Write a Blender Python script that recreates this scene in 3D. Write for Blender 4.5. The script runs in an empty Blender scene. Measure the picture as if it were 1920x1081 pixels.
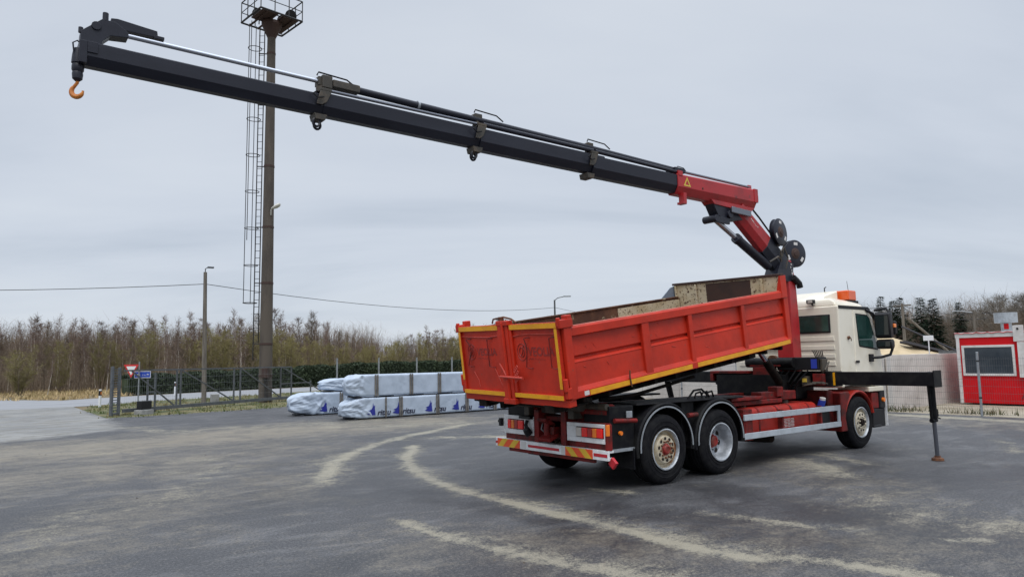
import bpy, bmesh, math, random
import numpy as np
from mathutils import Vector, Matrix
random.seed(7); np.random.seed(7)
R_ = math.radians
SC = bpy.context.scene
COL = SC.collection

# ------------------------------------------------------------------ camera
cd = bpy.data.cameras.new('camera'); cam = bpy.data.objects.new('camera', cd); COL.objects.link(cam)
cd.sensor_width = 36; cd.lens = 24.73; cd.clip_start = .05; cd.clip_end = 6000
CAMPOS = Vector((-8.356, -7.118, 1.885))
ROLL = R_(-0.997)
aF = R_(52.314); pF = R_(5.793)
cF = Vector((math.cos(aF)*math.cos(pF), math.sin(aF)*math.cos(pF), math.sin(pF)))
r0 = Vector((math.sin(aF), -math.cos(aF), 0)); u0 = r0.cross(cF)
cR = r0*math.cos(ROLL) + u0*math.sin(ROLL); cU = cR.cross(cF)
mw = Matrix((cR, cU, -cF)).transposed().to_4x4(); mw.translation = CAMPOS
cam.matrix_world = mw
SC.camera = cam

# ------------------------------------------------------------------ light
SUN_EL, SUN_AZ = R_(60), R_(-132)          # azimuth of the sun, from +X towards +Y
sd = Vector((math.cos(SUN_EL)*math.cos(SUN_AZ), math.cos(SUN_EL)*math.sin(SUN_AZ), math.sin(SUN_EL)))
sl = bpy.data.lights.new('sun', 'SUN'); sl.energy = 1.5; sl.angle = R_(32); sl.color = (1, .96, .9)
so = bpy.data.objects.new('sun', sl); COL.objects.link(so); so.location = (0, -20, 30)
so.rotation_euler = sd.to_track_quat('Z', 'Y').to_euler()
W = bpy.data.worlds.new('World'); SC.world = W; W.use_nodes = True
nt = W.node_tree; nt.nodes.clear(); N = nt.nodes.new; L = nt.links.new
out = N('ShaderNodeOutputWorld'); mixs = N('ShaderNodeMixShader')
sky = N('ShaderNodeTexSky'); sky.sky_type = 'NISHITA'; sky.sun_disc = False
sky.sun_elevation = SUN_EL; sky.sun_rotation = math.pi/2 - SUN_AZ
b1 = N('ShaderNodeBackground'); b1.inputs[1].default_value = .1; L(sky.outputs[0], b1.inputs[0])
tc = N('ShaderNodeTexCoord'); sep = N('ShaderNodeSeparateXYZ'); L(tc.outputs['Generated'], sep.inputs[0])
zz = N('ShaderNodeMath'); zz.operation = 'MAXIMUM'; zz.inputs[1].default_value = .0; L(sep.outputs[2], zz.inputs[0])
za = N('ShaderNodeMath'); za.operation = 'ADD'; za.inputs[1].default_value = .22; L(zz.outputs[0], za.inputs[0])
dx = N('ShaderNodeMath'); dx.operation = 'DIVIDE'; L(sep.outputs[0], dx.inputs[0]); L(za.outputs[0], dx.inputs[1])
dy = N('ShaderNodeMath'); dy.operation = 'DIVIDE'; L(sep.outputs[1], dy.inputs[0]); L(za.outputs[0], dy.inputs[1])
cmb = N('ShaderNodeCombineXYZ'); L(dx.outputs[0], cmb.inputs[0]); L(dy.outputs[0], cmb.inputs[1])
mp = N('ShaderNodeMapping'); mp.vector_type = 'TEXTURE'; mp.inputs['Rotation'].default_value = (0, 0, R_(-36)); mp.inputs['Scale'].default_value = (2.1, .75, 1)
L(cmb.outputs[0], mp.inputs[0])
n1 = N('ShaderNodeTexNoise'); n1.inputs['Scale'].default_value = .75; n1.inputs['Detail'].default_value = 7; n1.inputs['Roughness'].default_value = .52
n1.inputs['Distortion'].default_value = .35; L(mp.outputs[0], n1.inputs['Vector'])
cr = N('ShaderNodeValToRGB'); L(n1.outputs[0], cr.inputs[0])
cr.color_ramp.elements[0].position = .33; cr.color_ramp.elements[0].color = (.50, .562, .655, 1)
cr.color_ramp.elements[1].position = .68; cr.color_ramp.elements[1].color = (.725, .775, .845, 1)
el = cr.color_ramp.elements.new(.5); el.color = (.64, .695, .782, 1)
# an overcast sky is brighter towards the zenith
zr = N('ShaderNodeMapRange'); zr.inputs[1].default_value = .50; zr.inputs[2].default_value = .95; zr.inputs[3].default_value = 1.0; zr.inputs[4].default_value = 3.3
L(zz.outputs[0], zr.inputs[0])
b2 = N('ShaderNodeBackground'); L(cr.outputs[0], b2.inputs[0]); L(zr.outputs[0], b2.inputs[1])
mixs.inputs[0].default_value = .9; L(b1.outputs[0], mixs.inputs[1]); L(b2.outputs[0], mixs.inputs[2]); L(mixs.outputs[0], out.inputs[0])
SC.view_settings.view_transform = 'Standard'; SC.view_settings.look = 'None'
SC.view_settings.exposure = 0.0; SC.view_settings.gamma = 1

# ------------------------------------------------------------------ materials
MATS = {}
def mat(name, col, rough=.6, metal=0., col2=None, scale=3., lo=.4, hi=.65, detail=6, bump=0., bscale=40., spots=None, coat=0., spec=.5, stretch=None, vary=0.):
    """Principled material: base colour mixed with col2 through object-space noise; spots = (colour, scale, lo, hi)."""
    m = bpy.data.materials.new(name); m.use_nodes = True; t = m.node_tree; p = t.nodes['Principled BSDF']
    p.inputs['Roughness'].default_value = rough; p.inputs['Metallic'].default_value = metal
    p.inputs['Specular IOR Level'].default_value = spec
    if coat: p.inputs['Coat Weight'].default_value = coat; p.inputs['Coat Roughness'].default_value = .15
    tc = t.nodes.new('ShaderNodeTexCoord'); vec = tc.outputs['Object']
    if stretch:
        mp = t.nodes.new('ShaderNodeMapping'); mp.inputs['Scale'].default_value = stretch; t.links.new(vec, mp.inputs[0]); vec = mp.outputs[0]
    def noise(s, d):
        n = t.nodes.new('ShaderNodeTexNoise'); n.inputs['Scale'].default_value = s; n.inputs['Detail'].default_value = d
        n.inputs['Roughness'].default_value = .62; t.links.new(vec, n.inputs['Vector']); return n.outputs[0]
    def ramp(src, a, b):
        r = t.nodes.new('ShaderNodeMapRange'); r.interpolation_type = 'SMOOTHSTEP'; r.inputs[1].default_value = a; r.inputs[2].default_value = b
        t.links.new(src, r.inputs[0]); return r.outputs[0]
    def mix(f, a, b):
        x = t.nodes.new('ShaderNodeMix'); x.data_type = 'RGBA'
        if hasattr(f, 'node'): t.links.new(f, x.inputs[0])
        else: x.inputs[0].default_value = f
        for v, i in ((a, 6), (b, 7)):
            if hasattr(v, 'node'): t.links.new(v, x.inputs[i])
            else: x.inputs[i].default_value = (*v, 1)
        return x.outputs[2]
    c = tuple(col)
    if col2: c = mix(ramp(noise(scale, detail), lo, hi), c, col2)
    if spots: c = mix(ramp(noise(spots[1], 5), spots[2], spots[3]), c, spots[0])
    if vary:
        oi = t.nodes.new('ShaderNodeObjectInfo'); hs = t.nodes.new('ShaderNodeHueSaturation')
        r = t.nodes.new('ShaderNodeMapRange'); r.inputs[3].default_value = 1-vary; r.inputs[4].default_value = 1+vary
        t.links.new(oi.outputs['Random'], r.inputs[0]); t.links.new(r.outputs[0], hs.inputs['Value'])
        if hasattr(c, 'node'): t.links.new(c, hs.inputs['Color'])
        else: hs.inputs['Color'].default_value = (*c, 1)
        c = hs.outputs[0]
    if hasattr(c, 'node'): t.links.new(c, p.inputs['Base Color'])
    else: p.inputs['Base Color'].default_value = (*c, 1)
    if bump:
        b = t.nodes.new('ShaderNodeBump'); b.inputs['Strength'].default_value = bump; b.inputs['Distance'].default_value = .02
        t.links.new(noise(bscale, 4), b.inputs['Height']); t.links.new(b.outputs[0], p.inputs['Normal'])
    MATS[name] = m; return m
M = MATS
mat('bed_red', (.56, .030, .010), .46, spec=.32, col2=(.40, .024, .010), scale=1.6, lo=.35, hi=.7, spots=((.30, .05, .03), 9, .66, .72), bump=.30, bscale=4)
mat('bed_red_worn', (.56, .07, .045), .5, col2=(.45, .04, .025), scale=5)
mat('bed_pink', (.60, .16, .11), .5, col2=(.50, .08, .05), scale=4)
mat('chassis_red', (.20, .012, .010), .6, spec=.3, col2=(.075, .012, .010), scale=5, spots=((.05, .035, .03), 7, .58, .72))
mat('tank_red', (.38, .022, .013), .45, spec=.3, col2=(.24, .02, .013), scale=4, spots=((.2, .1, .07), 8, .62, .75))
mat('crane_red', (.40, .016, .020), .42, col2=(.30, .016, .018), scale=3, spots=((.10, .02, .02), 6, .64, .76))
mat('boom_black', (.012, .013, .022), .42, col2=(.018, .020, .031), scale=2.5, spots=((.04, .04, .045), 14, .68, .78), spec=.35, stretch=(.25, 1, 1))
mat('black', (.004, .004, .006), .55, spec=.2, col2=(.013, .013, .013), scale=6)
mat('dark_grime', (.008, .007, .006), .85, spec=.15, col2=(.022, .015, .012), scale=7)
mat('bracket', (.045, .040, .032), .6, col2=(.085, .065, .045), scale=9)
mat('chrome', (.55, .57, .62), .22, 1.0)
mat('chrome_dull', (.20, .21, .24), .35, .8)
mat('steel', (.42, .45, .48), .45, .55, col2=(.33, .35, .37), scale=8)
mat('galv', (.30, .32, .34), .5, .4, col2=(.22, .235, .25), scale=6)
mat('galv_dark', (.115, .125, .135), .55, .3, col2=(.085, .09, .095), scale=6)
mat('alu_rail', (.50, .55, .60), .4, .25, col2=(.42, .46, .50), scale=6)
mat('cab_cream', (.80, .745, .625), .32, col2=(.72, .66, .53), scale=1.5, coat=.3, spots=((.45, .38, .27), 6, .66, .8))
mat('plastic_dark', (.010, .010, .012), .55, spec=.35)
mat('glass', (.010, .016, .016), .05, spec=.8)
mat('glass_green', (.012, .040, .034), .06, spec=.8, col2=(.03, .075, .065), scale=2.2)
mat('seat_dark', (.01, .01, .012), .8)
mat('tyre', (.005, .005, .007), .8, spec=.2, col2=(.012, .012, .013), scale=7, bump=.15, bscale=60)
mat('rim_grey', (.50, .53, .57), .42, .25, col2=(.26, .28, .30), scale=5)
mat('rim_cream', (.55, .49, .37), .5, col2=(.42, .34, .22), scale=5, spots=((.22, .075, .02), 4.5, .55, .66))
mat('rim_cream_clean', (.58, .53, .42), .5, col2=(.46, .40, .30), scale=6)
mat('hub_red', (.30, .022, .018), .55, col2=(.17, .035, .022), scale=9)
mat('rust', (.16, .065, .028), .85, col2=(.075, .032, .018), scale=8)
mat('hole', (.02, .014, .01), .9)
mat('tape_yellow', (.80, .37, .006), .4, col2=(.68, .29, .006), scale=4, spots=((.18, .08, .03), 16, .66, .72))
mat('lens_red', (.90, .010, .008), .18, coat=.5)
mat('lens_darkred', (.36, .010, .010), .18, coat=.5)
mat('lens_orange', (.85, .20, .012), .2, coat=.5)
mat('lens_white', (.6, .55, .5), .2, coat=.5)
mat('beacon', (.72, .10, .012), .25, coat=.4)
mat('white_paint', (.78, .79, .80), .45, col2=(.64, .64, .64), scale=5, spots=((.25, .2, .18), 9, .64, .76))
mat('stripe_orange', (.80, .085, .018), .35)
mat('stripe_yellow', (.70, .44, .03), .35)
mat('stripe_red', (.48, .015, .025), .4)
mat('hook_orange', (.62, .21, .028), .5, col2=(.42, .12, .02), scale=12)
mat('bed_beige', (.62, .55, .38), .75, col2=(.50, .41, .24), scale=2.5, spots=((.085, .04, .022), 20, .575, .61))
mat('bed_brown', (.062, .032, .022), .8, col2=(.045, .026, .02), scale=3)
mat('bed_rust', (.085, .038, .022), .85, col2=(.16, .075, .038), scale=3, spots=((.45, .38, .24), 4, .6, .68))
mat('gusset_grey', (.20, .25, .32), .6)
mat('faded_letters', (.26, .020, .014), .5)
mat('label_white', (.62, .6, .58), .6)
mat('label_blue', (.03, .055, .40), .4)
mat('label_yellow', (.62, .45, .06), .5)
mat('foil', (.43, .50, .60), .42, col2=(.36, .425, .515), scale=2.5, bump=.35, bscale=4)
mat('foil_dark', (.02, .022, .03), .7)
mat('batten', (.17, .155, .14), .8, col2=(.09, .085, .08), scale=5)
mat('ink_blue', (.016, .024, .24), .5)
mat('ink_black', (.012, .014, .04), .5)
mat('timber', (.33, .22, .11), .8, col2=(.22, .14, .07), scale=6)
mat('mast_concrete', (.095, .078, .062), .85, col2=(.058, .048, .040), scale=1.3, stretch=(1, 1, .25), bump=.3, bscale=14)
mat('wood_pole', (.17, .15, .125), .85, col2=(.105, .09, .075), scale=3, stretch=(3, 3, .3))
mat('iron_black', (.014, .013, .014), .6)
mat('rust_iron', (.05, .026, .02), .75)
mat('lamp_glass', (.55, .54, .48), .3)
mat('sign_red', (.55, .02, .02), .45)
mat('sign_white', (.72, .73, .74), .45)
mat('sign_blue', (.010, .06, .42), .45)
mat('concrete', (.32, .32, .31), .85, col2=(.22, .22, .215), scale=4)
mat('wall_white', (.56, .53, .50), .8, col2=(.44, .41, .385), scale=.9, spots=((.30, .27, .24), 1.7, .60, .8), bump=.15, bscale=12)
mat('hut_red', (.55, .005, .010), .55, spec=.2, col2=(.46, .006, .010), scale=1.2, spots=((.33, .06, .05), 3.5, .62, .8))
mat('hut_white', (.62, .61, .60), .55, col2=(.52, .50, .48), scale=3)
mat('hut_glass', (.020, .030, .042), .08, col2=(.035, .048, .062), scale=1.5, spec=.6)
mat('sand_pile', (.52, .41, .26), .9, col2=(.44, .345, .21), scale=2, bump=.3, bscale=8)
mat('conveyor', (.045, .045, .055), .7)
mat('bark_birch', (.54, .49, .43), .8, col2=(.30, .25, .205), scale=2.2, stretch=(3, 3, .8), vary=.25)
mat('bark_brown', (.13, .098, .07), .9, col2=(.085, .064, .048), scale=3, vary=.25)
mat('twig_red', (.150, .103, .080), .9, vary=.30)
mat('twig_brown', (.150, .112, .078), .9, vary=.30)
mat('twig_olive', (.215, .185, .072), .9, vary=.25)
mat('twig_grey', (.150, .130, .105), .9, vary=.25)
mat('spruce', (.012, .024, .014), .9, spec=.15, col2=(.020, .034, .018), scale=2, vary=.3)
mat('hedge_leaf', (.020, .034, .014), .8, col2=(.034, .052, .020), scale=1.2)
mat('cable', (.02, .02, .022), .6)

# ------------------------------------------------------------------ mesh builder
class MB:
    def __init__(s, off=(0, 0, 0)): s.v = []; s.f = []; s.o = Vector(off)
    def add(s, vs, fs):
        n = len(s.v); s.v += [Vector(v)+s.o for v in vs]; s.f += [[i+n for i in f] for f in fs]; return s
    def box(s, c, d, R=None):
        c = Vector(c); h = Vector(d)/2; R = R or Matrix.Identity(3)
        vs = [c + R @ Vector((x*h.x, y*h.y, z*h.z)) for x in (-1, 1) for y in (-1, 1) for z in (-1, 1)]
        return s.add(vs, [(0, 1, 3, 2), (4, 6, 7, 5), (0, 4, 5, 1), (2, 3, 7, 6), (0, 2, 6, 4), (1, 5, 7, 3)])
    def bb(s, a, b): return s.box([(a[i]+b[i])/2 for i in range(3)], [abs(b[i]-a[i]) for i in range(3)])
    def prism(s, pts, vec):
        n = len(pts); v = Vector(vec); pts = [Vector(p) for p in pts]
        return s.add(pts+[p+v for p in pts], [list(range(n))[::-1], list(range(n, 2*n))]+[(i, (i+1) % n, n+(i+1) % n, n+i) for i in range(n)])
    def loft(s, rings, cap=True, closed=True):
        n = len(rings[0]); vs = [p for r in rings for p in r]; fs = []
        for k in range(len(rings)-1):
            for i in range(n if closed else n-1):
                j = (i+1) % n; fs.append((k*n+i, k*n+j, (k+1)*n+j, (k+1)*n+i))
        if cap and closed: fs += [list(range(n))[::-1], [(len(rings)-1)*n+i for i in range(n)]]
        return s.add(vs, fs)
    def frame(s, d):
        d = Vector(d).normalized(); a = Vector((0, 0, 1)) if abs(d.z) < .9 else Vector((1, 0, 0))
        u = d.cross(a).normalized(); return u, u.cross(d) * -1
    def cyl(s, a, b, r, r2=None, n=12, cap=True):
        a = Vector(a); b = Vector(b); r2 = r if r2 is None else r2; u, w = s.frame(b-a)
        cs = [(math.cos(2*math.pi*i/n), math.sin(2*math.pi*i/n)) for i in range(n)]
        return s.loft([[a+(u*x+w*y)*r for x, y in cs], [b+(u*x+w*y)*r2 for x, y in cs]], cap)
    def tube(s, pts, r, n=6, r2=None, close=False):
        pts = [Vector(p) for p in pts]; rings = []; m = len(pts); u = None
        for i, p in enumerate(pts):
            if close: d = pts[(i+1) % m]-pts[i-1]
            else: d = pts[min(i+1, m-1)]-pts[max(i-1, 0)]
            d.normalize()
            if u is None: u, w = s.frame(d)
            else:
                u = (u - d*u.dot(d)).normalized(); w = d.cross(u)
            rr = r if r2 is None else r+(r2-r)*i/(m-1)
            if isinstance(r, (list, tuple)): rr = r[i]
            rings.append([p+(u*math.cos(2*math.pi*k/n)+w*math.sin(2*math.pi*k/n))*rr for k in range(n)])
        if close: rings.append(rings[0]); return s.loft(rings, False)
        return s.loft(rings)
    def lathe(s, prof, o, axis, n=32):
        o = Vector(o); a = Vector(axis).normalized(); u, w = s.frame(a)
        return s.loft([[o+a*t+(u*math.cos(2*math.pi*k/n)+w*math.sin(2*math.pi*k/n))*r for r, t in prof] for k in range(n+1)], False, False)
    def tri_strip_blade(s, a, b, w): pass
    def mesh(s, name, sharp=35, fix=True):
        me = bpy.data.meshes.new(name); me.from_pydata([tuple(v) for v in s.v], [], s.f)
        if fix:
            bm = bmesh.new(); bm.from_mesh(me); bmesh.ops.recalc_face_normals(bm, faces=bm.faces); bm.to_mesh(me); bm.free()
        if sharp is not None:
            me.polygons.foreach_set('use_smooth', [True]*len(me.polygons)); me.set_sharp_from_angle(angle=R_(sharp))
        me.update(); return me
    def pieces(s):
        '''the separate pieces (by shared vertices, then by touching boxes) as builders of their own'''
        p = list(range(len(s.v)))
        def find(i):
            while p[i] != i: p[i] = p[p[i]]; i = p[i]
            return i
        for f in s.f:
            for j in f[1:]: p[find(j)] = find(f[0])
        g = {}
        for k, f in enumerate(s.f): g.setdefault(find(f[0]), []).append(k)
        bx = []
        for fs in g.values():
            vs = [s.v[i] for k in fs for i in s.f[k]]; bx.append([[min(v[a] for v in vs)-.006 for a in range(3)], [max(v[a] for v in vs)+.006 for a in range(3)], fs])
        go = True
        while go:
            go = False
            for i in range(len(bx)):
                for j in range(i+1, len(bx)):
                    if all(bx[i][0][a] <= bx[j][1][a] and bx[j][0][a] <= bx[i][1][a] for a in range(3)):
                        bx[i] = [[min(bx[i][0][a], bx[j][0][a]) for a in range(3)], [max(bx[i][1][a], bx[j][1][a]) for a in range(3)], bx[i][2]+bx[j][2]]; bx.pop(j); go = True; break
                if go: break
        o = []
        for b in bx:
            q = MB(); mp = {}
            for k in b[2]:
                q.f.append([mp.setdefault(i, len(mp)) for i in s.f[k]])
            q.v = [s.v[i] for i in mp]; o.append(q)
        return o
    def each(s, *a, **k): return [q.build(*a, **k) for q in s.pieces()]
    def build(s, name, m, parent=None, bevel=0., seg=2, sharp=35, fix=True):
        me = s.mesh(name, sharp, fix); me.materials.append(M[m] if isinstance(m, str) else m)
        o = bpy.data.objects.new(name, me); COL.objects.link(o)
        if parent: o.parent = parent
        if bevel:
            b = o.modifiers.new('bevel', 'BEVEL'); b.width = bevel; b.segments = seg; b.limit_method = 'ANGLE'; b.angle_limit = R_(40); b.harden_normals = True
        return o
def tag(o, label=None, cat=None, group=None, kind=None):
    for k, v in (('label', label), ('category', cat), ('group', group), ('kind', kind)):
        if v: o[k] = v
    return o
def empty(name, loc, rz=0.):
    o = bpy.data.objects.new(name, None); COL.objects.link(o); o.location = loc; o.rotation_euler = (0, 0, rz); o.empty_display_size = .3; return o
def copy_tree(o, parent=None):
    c = o.copy(); COL.objects.link(c)
    if parent: c.parent = parent
    for ch in list(o.children): copy_tree(ch, c)
    return c
def text(body, size, loc, xd, yd, m, name, parent=None, ext=.002, shear=0., align='LEFT', off=(0, 0, 0), bold=0., spacing=1.):
    cu = bpy.data.curves.new('t', 'FONT'); cu.body = body; cu.size = size; cu.extrude = ext; cu.shear = shear; cu.align_x = align; cu.offset = bold; cu.space_character = spacing
    t = bpy.data.objects.new('t', cu); COL.objects.link(t)
    dg = bpy.context.evaluated_depsgraph_get(); me = bpy.data.meshes.new_from_object(t.evaluated_get(dg))
    bpy.data.objects.remove(t)
    xd = Vector(xd).normalized(); yd = Vector(yd); yd = (yd-xd*yd.dot(xd)).normalized(); zd = xd.cross(yd)
    mm = Matrix((xd, yd, zd)).transposed().to_4x4(); mm.translation = Vector(loc)+Vector(off)
    me.transform(mm); me.name = name; me.materials.clear(); me.materials.append(M[m])
    o = bpy.data.objects.new(name, me); COL.objects.link(o)
    if parent: o.parent = parent
    return o

def worn_marks(n, size, loc, xd, yd, m, name, parent=None, off=(0, 0, 0), seed=1):
    """a line of worn, unreadable small marks (lettering too faded to read), one thin mesh"""
    rnd = random.Random(seed); xd = Vector(xd).normalized(); yd = Vector(yd); yd = (yd-xd*yd.dot(xd)).normalized(); zd = xd.cross(yd)
    b = MB(off=off); RM = Matrix((xd, yd, zd)).transposed(); q = 0.
    for k in range(n):
        w = size*rnd.uniform(.12, .5); h = size*rnd.uniform(.35, 1.); b.box(Vector(loc)+xd*(q+w/2)+yd*(h/2+size*rnd.uniform(0, .2)), (w, h*.45, .002), RM); q += w+size*rnd.uniform(.1, .35)
    return b.build(name, m, parent, sharp=None)

# ================================================================== THE SETTING
def nodes_of(name):
    m = bpy.data.materials.new(name); m.use_nodes = True; M[name] = m; return m, m.node_tree, m.node_tree.nodes['Principled BSDF']
class G:
    """small helper to write shader graphs"""
    def __init__(s, t, coord='Object'): s.t = t; s.tc = t.nodes.new('ShaderNodeTexCoord').outputs[coord]
    def noise(s, sc, d=6, ro=.6, st=None, dist=0.):
        v = s.tc
        if st:
            mp = s.t.nodes.new('ShaderNodeMapping'); mp.inputs['Scale'].default_value = st[:3]
            if len(st) > 3: mp.inputs['Rotation'].default_value = (0, 0, st[3])
            s.t.links.new(v, mp.inputs[0]); v = mp.outputs[0]
        n = s.t.nodes.new('ShaderNodeTexNoise'); n.inputs['Scale'].default_value = sc; n.inputs['Detail'].default_value = d
        n.inputs['Roughness'].default_value = ro; n.inputs['Distortion'].default_value = dist; s.t.links.new(v, n.inputs['Vector']); return n.outputs[0]
    def m(s, op, a, b=0., c=None):
        n = s.t.nodes.new('ShaderNodeMath'); n.operation = op
        for i, x in enumerate((a, b, c)):
            if x is None: continue
            if hasattr(x, 'node'): s.t.links.new(x, n.inputs[i])
            else: n.inputs[i].default_value = x
        return n.outputs[0]
    def ss(s, x, a, b):
        r = s.t.nodes.new('ShaderNodeMapRange'); r.interpolation_type = 'SMOOTHSTEP'; r.inputs[1].default_value = a; r.inputs[2].default_value = b
        s.t.links.new(x, r.inputs[0]); return r.outputs[0]
    def mix(s, f, a, b):
        x = s.t.nodes.new('ShaderNodeMix'); x.data_type = 'RGBA'
        for v, i in ((f, 0), (a, 6), (b, 7)):
            if hasattr(v, 'node'): s.t.links.new(v, x.inputs[i])
            elif i == 0: x.inputs[0].default_value = v
            else: x.inputs[i].default_value = (*v, 1)
        return x.outputs[2]
    def attr(s, n):
        a = s.t.nodes.new('ShaderNodeAttribute'); a.attribute_name = n; return a.outputs['Fac']
    def bump(s, p, h, st=.3, di=.01):
        b = s.t.nodes.new('ShaderNodeBump'); b.inputs['Strength'].default_value = st; b.inputs['Distance'].default_value = di
        s.t.links.new(h, b.inputs['Height']); s.t.links.new(b.outputs[0], p.inputs['Normal'])

# asphalt with blown sand: 'sand' and 'dust' are painted per vertex as dirt that lies on the yard
m, t, p = nodes_of('asphalt'); g = G(t)
big = g.noise(.5, 8, .66, (.65, 1.1, 1, R_(-8)), .5); streak = g.noise(1.6, 9, .72, (.55, 1.3, 1, R_(-14)), .5); blot = g.noise(1.0, 8, .7, (1, 1, 1), .7)
grit = g.noise(120, 3, .75); mid = g.noise(8, 7, .72); fine = g.noise(34, 5, .75)
bS = g.ss(blot, .34, .66); mS = g.ss(mid, .34, .66); fS = g.ss(fine, .36, .64); gS = g.ss(grit, .34, .66); kS = g.ss(streak, .36, .64)
c = g.mix(g.ss(big, .38, .62), (.022, .023, .027), (.064, .066, .073))
c = g.mix(g.m('MULTIPLY', g.m('MULTIPLY', g.ss(streak, .46, .66), g.ss(big, .36, .58)), .62), c, (.160, .161, .168))
c = g.mix(g.m('MULTIPLY', mS, .30), c, (.038, .038, .042))
c = g.mix(g.m('MULTIPLY', g.ss(fine, .51, .62), .40), c, (.185, .182, .178))
c = g.mix(g.m('MULTIPLY', g.ss(fine, .49, .38), .65), c, (.018, .018, .021))
c = g.mix(g.m('MULTIPLY', g.ss(grit, .53, .66), .5), c, (.26, .255, .24))
c = g.mix(g.m('MULTIPLY', g.ss(grit, .44, .30), .6), c, (.012, .012, .014))
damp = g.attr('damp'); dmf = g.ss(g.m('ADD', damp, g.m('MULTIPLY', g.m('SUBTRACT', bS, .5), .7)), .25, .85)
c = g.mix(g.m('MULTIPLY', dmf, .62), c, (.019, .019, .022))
dust = g.attr('dust')
dn = g.m('ADD', g.m('ADD', g.m('MULTIPLY', bS, .30), g.m('MULTIPLY', kS, .20)), g.m('ADD', g.m('MULTIPLY', mS, .24), g.m('ADD', g.m('MULTIPLY', fS, .26), g.m('MULTIPLY', gS, .12))))
df = g.ss(g.m('ADD', g.m('MULTIPLY', dust, .62), g.m('MULTIPLY', dn, .72)), .46, 1.16)
c = g.mix(g.m('MULTIPLY', df, .85), c, (.225, .196, .148))
sand = g.attr('sand')
sn = g.m('ADD', g.m('ADD', g.m('MULTIPLY', bS, .30), g.m('MULTIPLY', kS, .12)), g.m('ADD', g.m('MULTIPLY', mS, .26), g.m('ADD', g.m('MULTIPLY', fS, .26), g.m('MULTIPLY', gS, .16))))
sf = g.ss(g.m('ADD', sand, g.m('MULTIPLY', g.m('SUBTRACT', sn, .55), 1.35)), .30, .98)
sc_ = g.mix(gS, (.19, .168, .122), (.37, .345, .27))
c = g.mix(g.m('MULTIPLY', sf, .90), c, sc_)
apr = g.attr('apron'); an = g.m('ADD', g.m('MULTIPLY', mid, .3), g.m('ADD', g.m('MULTIPLY', blot, .5), g.m('MULTIPLY', fine, .2)))
af = g.ss(g.m('ADD', apr, g.m('MULTIPLY', g.m('SUBTRACT', an, .5), 1.1)), .40, .62)
ca = g.mix(g.ss(big, .40, .60), (.160, .162, .162), (.255, .252, .240)); ca = g.mix(g.m('MULTIPLY', g.ss(streak, .45, .60), .8), ca, (.120, .110, .090)); ca = g.mix(g.m('MULTIPLY', bS, .25), ca, (.30, .295, .28)); ca = g.mix(g.m('MULTIPLY', g.ss(grit, .5, .7), .3), ca, (.38, .37, .35))
c = g.mix(g.m('MULTIPLY', af, .92), c, ca)
t.links.new(c, p.inputs['Base Color'])
ro = g.m('SUBTRACT', g.m('ADD', g.m('MULTIPLY', g.ss(big, .35, .65), .30), .48), g.m('MULTIPLY', dmf, .08)); t.links.new(ro, p.inputs['Roughness']); p.inputs['Specular IOR Level'].default_value = .38
g.bump(p, g.m('ADD', g.m('ADD', g.m('MULTIPLY', grit, .6), g.m('MULTIPLY', fine, .5)), g.m('MULTIPLY', sf, .8)), .5, .008)

m, t, p = nodes_of('road_asphalt'); g = G(t)
c = g.mix(g.ss(g.noise(.6, 5, .6, (.3, 2, 1)), .35, .65), (.21, .215, .23), (.27, .275, .285)); t.links.new(c, p.inputs['Base Color']); p.inputs['Roughness'].default_value = .75
m, t, p = nodes_of('turf'); g = G(t)
c = g.mix(g.ss(g.noise(.9, 6), .38, .62), (.060, .075, .022), (.17, .14, .062)); c = g.mix(g.ss(g.noise(25, 4), .5, .7), c, (.035, .045, .014)); t.links.new(c, p.inputs['Base Color']); p.inputs['Roughness'].default_value = .9
m, t, p = nodes_of('field'); g = G(t)
c = g.mix(g.ss(g.noise(.25, 6), .4, .62), (.17, .125, .066), (.10, .085, .045)); t.links.new(c, p.inputs['Base Color']); p.inputs['Roughness'].default_value = .95
m, t, p = nodes_of('sandy_soil'); g = G(t)
c = g.mix(g.ss(g.noise(.8, 7), .38, .62), (.33, .29, .22), (.22, .185, .13)); c = g.mix(g.ss(g.noise(60, 3), .55, .72), c, (.42, .39, .33)); t.links.new(c, p.inputs['Base Color']); p.inputs['Roughness'].default_value = .95
m, t, p = nodes_of('grass_blade'); g = G(t)
c = g.mix(g.ss(g.noise(.7, 5), .40, .60), (.075, .110, .024), (.20, .165, .07)); t.links.new(c, p.inputs['Base Color']); p.inputs['Roughness'].default_value = .85
m, t, p = nodes_of('straw_blade'); g = G(t)
c = g.mix(g.ss(g.noise(.5, 5), .40, .62), (.50, .375, .205), (.36, .275, .13)); t.links.new(c, p.inputs['Base Color']); p.inputs['Roughness'].default_value = .9
m, t, p = nodes_of('weed_leaf'); g = G(t)
c = g.mix(g.ss(g.noise(1.6, 5), .42, .6), (.060, .075, .025), (.13, .10, .05)); t.links.new(c, p.inputs['Base Color']); p.inputs['Roughness'].default_value = .9

def flat(name, pts, z, m, label=None):
    b = MB(); b.add([(x, y, z) for x, y in pts], [list(range(len(pts)))]); o = b.build(name, m, sharp=None); o['kind'] = 'structure'; return o
# ground to the horizon
flat('ground', [(-2500, -2500), (2500, -2500), (2500, 2500), (-2500, 2500)], -.05, 'field')

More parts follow.
